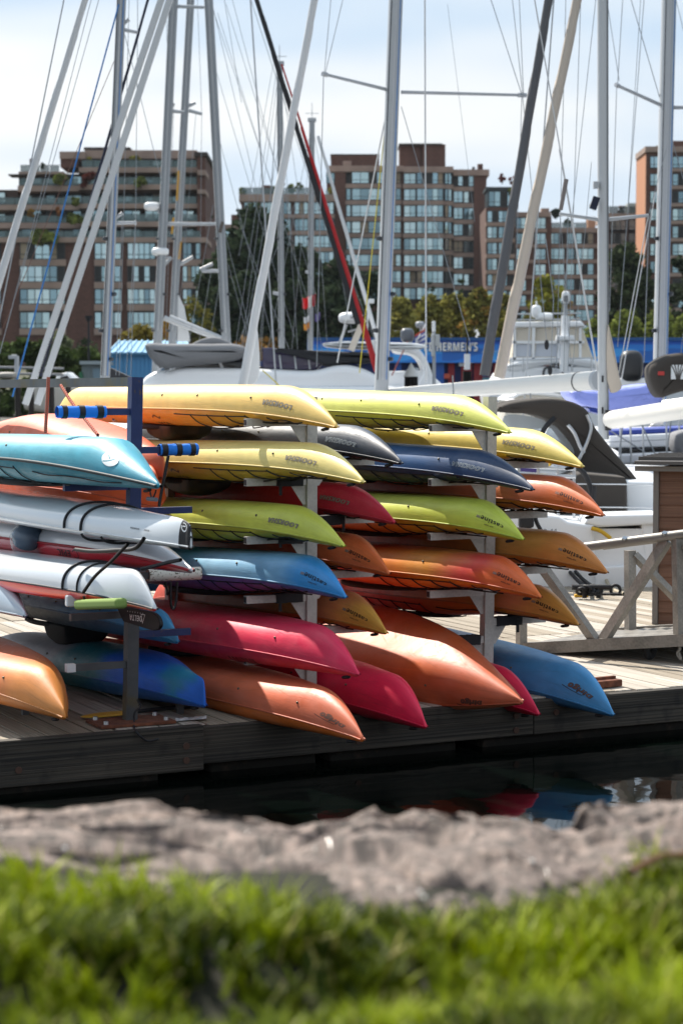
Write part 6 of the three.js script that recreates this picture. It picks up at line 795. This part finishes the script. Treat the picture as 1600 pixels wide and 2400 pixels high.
const mLeaf = new THREE.MeshPhysicalMaterial({ vertexColors: true, roughness: 1, specularIntensity: .15, transmission: .15, thickness: 0, side: THREE.DoubleSide }), mBark = std('#3a2c22', .95);
let ts = 500;
function tree(name, label, x, yTop, wpx, d, o = {}) {
  const top = P(x, yTop, d), base = V(top.x, o.y0 ?? 1.1, -d), H = top.y - base.y, R = wpx / 2 / F * d, ch = H * (o.crown ?? .85); const t = thing(name, label, o.cat || 'tree', base, 0, o.group); ts += 37;
  mesh('crown', (() => { const g = crownG(R, ch, o.n || 2600, o.s || R * .066, ts, o.shape, o.c0 || '#1d2a1c', o.c1 || '#39452a', o.acc); g.translate(0, H - ch, 0); return g; })(), mLeaf, t);
  if (o.shape !== 'hedge') { const b = new MB(); b.cyl(V(0, 0, 0), V(0, H * .6, 0), R * .09, R * .05, 8); for (let i = 0; i < 4; i++) { const a = i * 1.7; b.cyl(V(0, H * (.3 + .08 * i), 0), V(Math.cos(a) * R * .5, H * (.55 + .08 * i), Math.sin(a) * R * .5), R * .04, R * .015, 6); } b.local('trunk', mBark, t); }
  return t;
}
const DK = { c0: '#1b271c', c1: '#46533a', n: 6000 }, OL = { c0: '#57562a', c1: '#969048', n: 6400 }, GR = { c0: '#4c562a', c1: '#8c9648', n: 6000 };
tree('evergreen_tree', 'tallest dark evergreen behind the middle sailboat masts', 602, 476, 200, 178, { ...DK, n: 8500 });
tree('evergreen_tree', 'dark evergreen at the left end of the tree mass beside the stepped building', 505, 575, 130, 170, DK);
tree('evergreen_tree', 'dark evergreen right of the tallest one, behind the thin distant masts', 700, 575, 170, 180, { ...DK, n: 7500 });
tree('evergreen_tree', 'dark evergreen between the red furled sail and the white forestay', 800, 598, 150, 182, DK);
tree('evergreen_tree', 'dark evergreen just left of the big white mast', 875, 625, 110, 185, DK);
tree('evergreen_tree', 'low dark evergreen in front of the tallest one', 570, 640, 190, 160, { ...DK, n: 6500 });
tree('evergreen_tree', 'low dark evergreen left of the red and white flag', 680, 660, 170, 160, { ...DK, n: 6500 });
tree('evergreen_tree', 'low dark evergreen right of the red and white flag', 790, 670, 170, 162, { ...DK, n: 6500 });
tree('evergreen_tree', 'dark broad tree in front of the right wing between the two right masts', 1470, 560, 150, 170, { ...DK, c1: '#4a5538', n: 7500 });
tree('evergreen_tree', 'dark tree at the right frame edge behind the last mast', 1600, 585, 130, 172, { ...DK, c1: '#434e36', n: 3600 });
[[940, 690, 110, 'first olive tree of the row right of the big white mast'], [1005, 682, 110, 'olive tree of the row behind the cone capped pile'], [1065, 678, 110, 'olive tree in the middle of the row above the blue sign'], [1125, 668, 110, 'olive tree with orange tinted top left of the grey furled sail'], [1180, 680, 90, 'olive tree of the row between the grey and cream furled sails'], [1240, 730, 80, 'small olive tree right of the cream furled sail'], [1400, 735, 90, 'low olive tree behind the cruiser mast'], [1465, 722, 110, 'olive green tree below the dark broad tree'], [1545, 716, 110, 'olive green tree near the right frame edge'], [1610, 725, 90, 'last olive green tree cut by the right frame edge']].forEach(([x, y, w, l], i) => tree('park_tree', l, x, y, w, 140 + (i % 3) * 3, { ...(i > 5 ? GR : OL), ...(i === 3 ? { acc: '#96682e' } : {}), crown: .92 }));
tree('park_tree', 'taller yellowing tree behind the flybridge yacht', 1277, 642, 125, 158, { c0: '#575a1e', c1: '#94923a', acc: '#a58a30', n: 3400 });
tree('park_tree', 'small orange tinted tree right of the yellowing tree', 1328, 692, 70, 160, { c0: '#6a5a24', c1: '#a5803a', n: 1600 });
tree('palm_tree', 'small dark palm in front of the central block', 1008, 655, 36, 190, { c0: '#1c2a20', c1: '#33402c', n: 700, crown: .3 });
tree('shrub', 'dark shrub tree in front of the central block near its right pier', 1078, 640, 46, 200, { ...DK, n: 900, crown: .5 });
tree('bush', 'rounded grey green bush in front of the stepped building, above the hedge', 132, 766, 108, 115, { c0: '#4a5238', c1: '#7d8464', n: 2600, cat: 'bush', crown: .95 });
tree('bush', 'dark bush right of the grey green one near the lamp post', 200, 790, 90, 118, { ...DK, n: 1600, cat: 'bush', crown: .95 });
tree('bush', 'yellow autumn bush above the light blue boathouse roof', 335, 762, 150, 122, { c0: '#5a5424', c1: '#8f7f34', acc: '#c08a30', n: 2600, cat: 'bush', crown: .95 });
tree('bush', 'golden bush behind the white hoisted sail', 385, 742, 70, 124, { c0: '#8a6a24', c1: '#b8922e', n: 1400, cat: 'bush' });
tree('bush', 'yellow green bush behind the dinghy cover left of the dark evergreens', 455, 690, 100, 150, { c0: '#4c5026', c1: '#77702f', n: 2000, cat: 'bush' });
tree('bush', 'rust coloured low bush behind the black awning', 600, 800, 200, 120, { c0: '#5a4526', c1: '#8c6a34', n: 1800, cat: 'bush' });
[[40, 792, 150, 'clipped hedge at the left frame edge'], [205, 818, 100, 'clipped hedge beside the grey shed'], [120, 806, 90, 'clipped hedge between the sloping spars']].forEach(([x, y, w, l]) => { const t = tree('hedge', l, x, y, w, 106, { c0: '#2c3a1e', c1: '#4d5c30', n: 2600, shape: 'hedge', cat: 'hedge', crown: 1, s: .16 }); });
// roof and terrace plants
[[568, 440, 22, 330, GR, 'round potted shrub at the left corner of the low wing roof'], [640, 436, 18, 331, GR, 'potted shrub beside the low wing chimney'], [684, 432, 24, 331, GR, 'shrub on the low wing roof left of the thin mast'], [702, 428, 18, 332, GR, 'slender roof shrub beside the thin mast'], [775, 440, 18, 343, OL, 'yellowing balcony plant at the left end of the central block'], [1176, 408, 22, 322, { c0: '#5a2a2a', c1: '#8a4a42', n: 500 }, 'red leaved roof tree left of the grey furled sail'], [1200, 412, 22, 323, { c0: '#5a2a2a', c1: '#8a4a42', n: 500 }, 'red leaved roof tree behind the grey furled sail'], [1195, 440, 16, 320.5, GR, 'green pot plant on the glass pavilion roof'], [1302, 490, 28, 327, DK, 'dark trailing roof plant left of the cruiser spreader'], [1330, 512, 22, 327, DK, 'dark roof shrub under the cruiser spreader'], [1390, 470, 22, 326, { ...OL, n: 500 }, 'yellow roof plant left of the cruiser mast'], [1508, 470, 22, 326, GR, 'bright green terrace shrub beside the tower block'], [1455, 482, 24, 326, { c0: '#6a4a44', c1: '#8f6a5a', n: 400 }, 'reddish terrace shrub right of the cruiser mast'], [1540, 344, 30, 302, OL, 'roof plants on the tower block at the right'],
  [210, 404, 34, 251.5, { c0: '#4a2420', c1: '#7a3a30', n: 900 }, 'tall red maple on the upper terrace'], [195, 420, 26, 251, { c0: '#4a2420', c1: '#6a3a30', n: 600 }, 'red maple foliage left of the tall terrace maple'], [75, 488, 26, 249.5, { c0: '#7a5a2a', c1: '#a5803a', n: 500 }, 'orange terrace shrub at left'], [138, 486, 22, 249.5, { c0: '#8a5a34', c1: '#b0764a', n: 500 }, 'pinkish orange terrace plant left of the dark luff cover'], [172, 502, 46, 249.2, GR, 'yellow green planter bush beside the pinkish plant'], [210, 368, 18, 254, OL, 'yellow shrub on the top terrace'], [316, 366, 30, 254, OL, 'yellow shrub on the top terrace right of the leftmost mast'], [100, 382, 14, 252, DK, 'dark conical shrub on the left roof terrace'], [140, 410, 34, 252, GR, 'grasses on the second terrace'], [100, 545, 70, 248, { ...GR, n: 800 }, 'pale green bank of terrace grasses'], [178, 462, 26, 250, GR, 'green planter shrub on the third terrace'], [418, 402, 14, 252, OL, 'yellow plant near the right end of the terraces'], [485, 500, 30, 262, { ...DK, n: 700 }, 'dark climbing shrub at the stepped building corner'], [330, 418, 40, 251.5, { ...GR, n: 600 }, 'planter shrubs on the right part of the second terrace'], [240, 378, 22, 254, OL, 'yellow planter shrub beside the sloping spars on top terrace']].forEach(([x, y, w, d, o, l]) => { const yb = P(x, y + Math.min(w * 1.25, 24), d).y; tree('potted_shrub', l, x, y, w, d, { n: 450, ...o, n: Math.min(o.n || 450, 900), y0: yb, cat: 'shrub', crown: .8, s: w / 2 / F * d * .16 }); });
// ---------- the blue shop, boathouse and shed ----------
{
  const d = 106, t = thing('shop', 'blue waterfront shop with white sign lettering on a wavy blue fascia', 'shop', V(P(1150, 850, d).x, 1.1, -d));
  const mBlueW = std('#0f2a66', .7), mRedW = std('#7c1f26', .75);
  slab(t, 'wall', 580, 1700, 846, 985, d + .4, 8, mBlueW);
  const fas = new MB().add(grid(60, 4, (u, v) => { const a = P(lerp(720, 1700, u), lerp(798, 850, v), d - .2); return a; })).build('fascia', printMat('fascia', (x, w, h) => { x.fillStyle = '#1a78d2'; x.fillRect(0, 0, w, h); for (let i = 0; i < 9; i++) { x.fillStyle = i % 2 ? '#125fb4' : '#3a9ae6'; x.beginPath(); const o = i * 240 - 60; x.moveTo(o, h * .1); x.bezierCurveTo(o + 90, h * -.1, o + 170, h * .7, o + 300, h * .3); x.bezierCurveTo(o + 170, h * 1.0, o + 90, h * .4, o, h * .55); x.fill(); } x.fillStyle = '#0f5cc8'; x.fillRect(0, h * .82, w, h * .18); }, 2048, 108), t);
  slab(t, 'fascia_backing', 720, 1700, 797, 850, d - .1, .5, std('#0f559f', .7)); slab(t, 'roof', 720, 1700, 791, 798, d - .4, 9, std('#1c4f86', .7));
  { const tx = 'FISHERMEN’S', mk = (fill, nm, dx, dy, dz) => { const a = P(989 + dx, 797 + dy, d - .28 - dz), b = P(1122 + dx, 829 + dy, d - .28 - dz); const g = new THREE.PlaneGeometry(b.x - a.x, a.y - b.y); g.translate((a.x + b.x) / 2, (a.y + b.y) / 2, a.z); new MB().add(g).build(nm, printMat('fish' + nm, word(tx, 'bold 112px sans-serif', fill, null, 0, 0, .86), 640, 128), t); }; mk('#12356c', 'letter_shadow', 1.6, 1.8, 0); mk('#e8e9e6', 'lettering', 0, 0, .03);
    { const a = P(1128, 812, d - .3), b = P(1176, 832, d - .3); const g = new THREE.PlaneGeometry(b.x - a.x, a.y - b.y); g.translate((a.x + b.x) / 2, (a.y + b.y) / 2, a.z); new MB().add(g).build('script_mark', printMat('scr', (x, w, h) => { x.strokeStyle = '#7fb2de'; x.lineWidth = 7; x.beginPath(); x.moveTo(6, h * .8); for (let i = 0; i < 9; i++) x.quadraticCurveTo(20 + i * 26, h * (i % 2 ? .1 : .3), 32 + i * 26, h * .7); x.stroke(); }, 256, 96), t); } }
  for (const [a, b] of [[1050, 1064], [1080, 1105], [1110, 1150], [1155, 1215], [1230, 1290]]) slab(t, 'red_panel', a, b, 848, 960, d + .1, .2, mRedW);
  for (const [a, b] of [[925, 940], [960, 1005], [1018, 1040]]) slab(t, 'blue_panel', a, b, 850, 960, d + .1, .2, std(a === 960 ? '#0c1d44' : '#15509f', .6)); slab(t, 'dark_opening', 1006, 1018, 852, 960, d + .05, .3, mDarkIn);
  for (const [x, y, w, c] of [[965, 862, 16, '#b9c1c8'], [1075, 850, 10, '#d6d9db'], [1100, 845, 8, '#e8e8e6'], [1040, 876, 14, '#b04a34'], [1130, 868, 18, '#35507e'], [1130, 885, 22, '#4a7a8a']]) slab(t, 'wall_sign', x, x + w, y, y + w * .8, d - .0, .09, std(c, .6));
}
{ const d = 88, t = thing('boathouse', 'light blue boathouse with standing seam metal roof', 'boathouse', V(P(320, 850, d).x, 1.1, -d)); const wall = std('#4f8fbf', .7), roof = std('#6fa3c4', .45, .1);
  slab(t, 'wall', 258, 420, 826, 985, d, 6, wall); for (let i = 0; i < 16; i++) slab(t, 'wall_batten', 259 + i * 10, 260 + i * 10, 828, 985, d - .03, .03, std('#4682b0', .7));
  const q = [P(254, 827, d - .3), P(440, 827, d - .3), P(440, 799, d + 3), P(281, 799, d + 3)]; const rg = grid(2, 2, (u, v) => q[0].clone().lerp(q[1], u).lerp(q[3].clone().lerp(q[2], u), v)); new MB().add(rg).build('roof', roof, t); for (let i = 0; i < 13; i++) { const u = i / 12; new MB().beam(up(q[0].clone().lerp(q[1], u), .03), up(q[3].clone().lerp(q[2], u), .03), .05, .06).build('roof_seam', std('#8fbad2', .45), t); } slab(t, 'eave', 254, 440, 826, 831, d - .36, .3, std('#3f7296', .6)); }
{ const d = 84, t = thing('shed', 'small grey shed with flat roof left of the light blue boathouse', 'shed', V(P(212, 860, d).x, 1.1, -d)); slab(t, 'wall', 192, 240, 853, 985, d, 3, std('#7b868a', .8)); slab(t, 'roof', 187, 244, 846, 854, d - .3, 3.6, std('#8d989c', .6)); for (let i = 0; i < 6; i++) slab(t, 'wall_batten', 196 + i * 8, 197 + i * 8, 854, 985, d - .03, .03, std('#6d787c', .8)); slab(t, 'door', 218, 236, 864, 985, d - .05, .05, std('#6f8694', .7)); slab(t, 'green_bin', 186, 192, 872, 985, d - .6, .5, std('#2f6a4a', .7)); }
{ const d = 100, t = thing('street_lamp', 'dark street lamp in front of the stepped brick building', 'street lamp', V(P(208, 800, d).x, 1.1, -d)); new MB().cyl(V(P(208, 800, d).x, 1.1, -d), P(208, 750, d), .07, .05).build('post', mBlack, t); const c = P(208, 746, d); const g = new THREE.CylinderGeometry(.2, .12, .25, 12); g.translate(c.x, c.y, c.z); new MB().add(g).build('lamp_head', mBlack, t); }
// alike things that were not given a group of their own share one by kind
{
  const many = new Map(); for (const o of scene.children) if (o.userData.category) many.set(o.userData.category, [...(many.get(o.userData.category) || []), o]);
  const phrase = { sailboat: 'sailboats moored in the marina', 'motor yacht': 'motor yachts behind the kayak racks', boat: 'small boats in the marina', building: 'apartment buildings on the far shore', tree: 'trees before the apartment buildings', bush: 'bushes along the far quay', hedge: 'clipped hedges on the far quay', shrub: 'planted shrubs on the terraces and roofs', strap: 'straps and cords on the left rack', rope: 'ropes tied about the dock', rock: 'boulders along the lawn edge', pile: 'mooring piles' };
  for (const [k, l] of many) if (l.length > 1 && phrase[k]) for (const o of l) o.userData.group ??= phrase[k];
}
renderer.render(scene, camera);
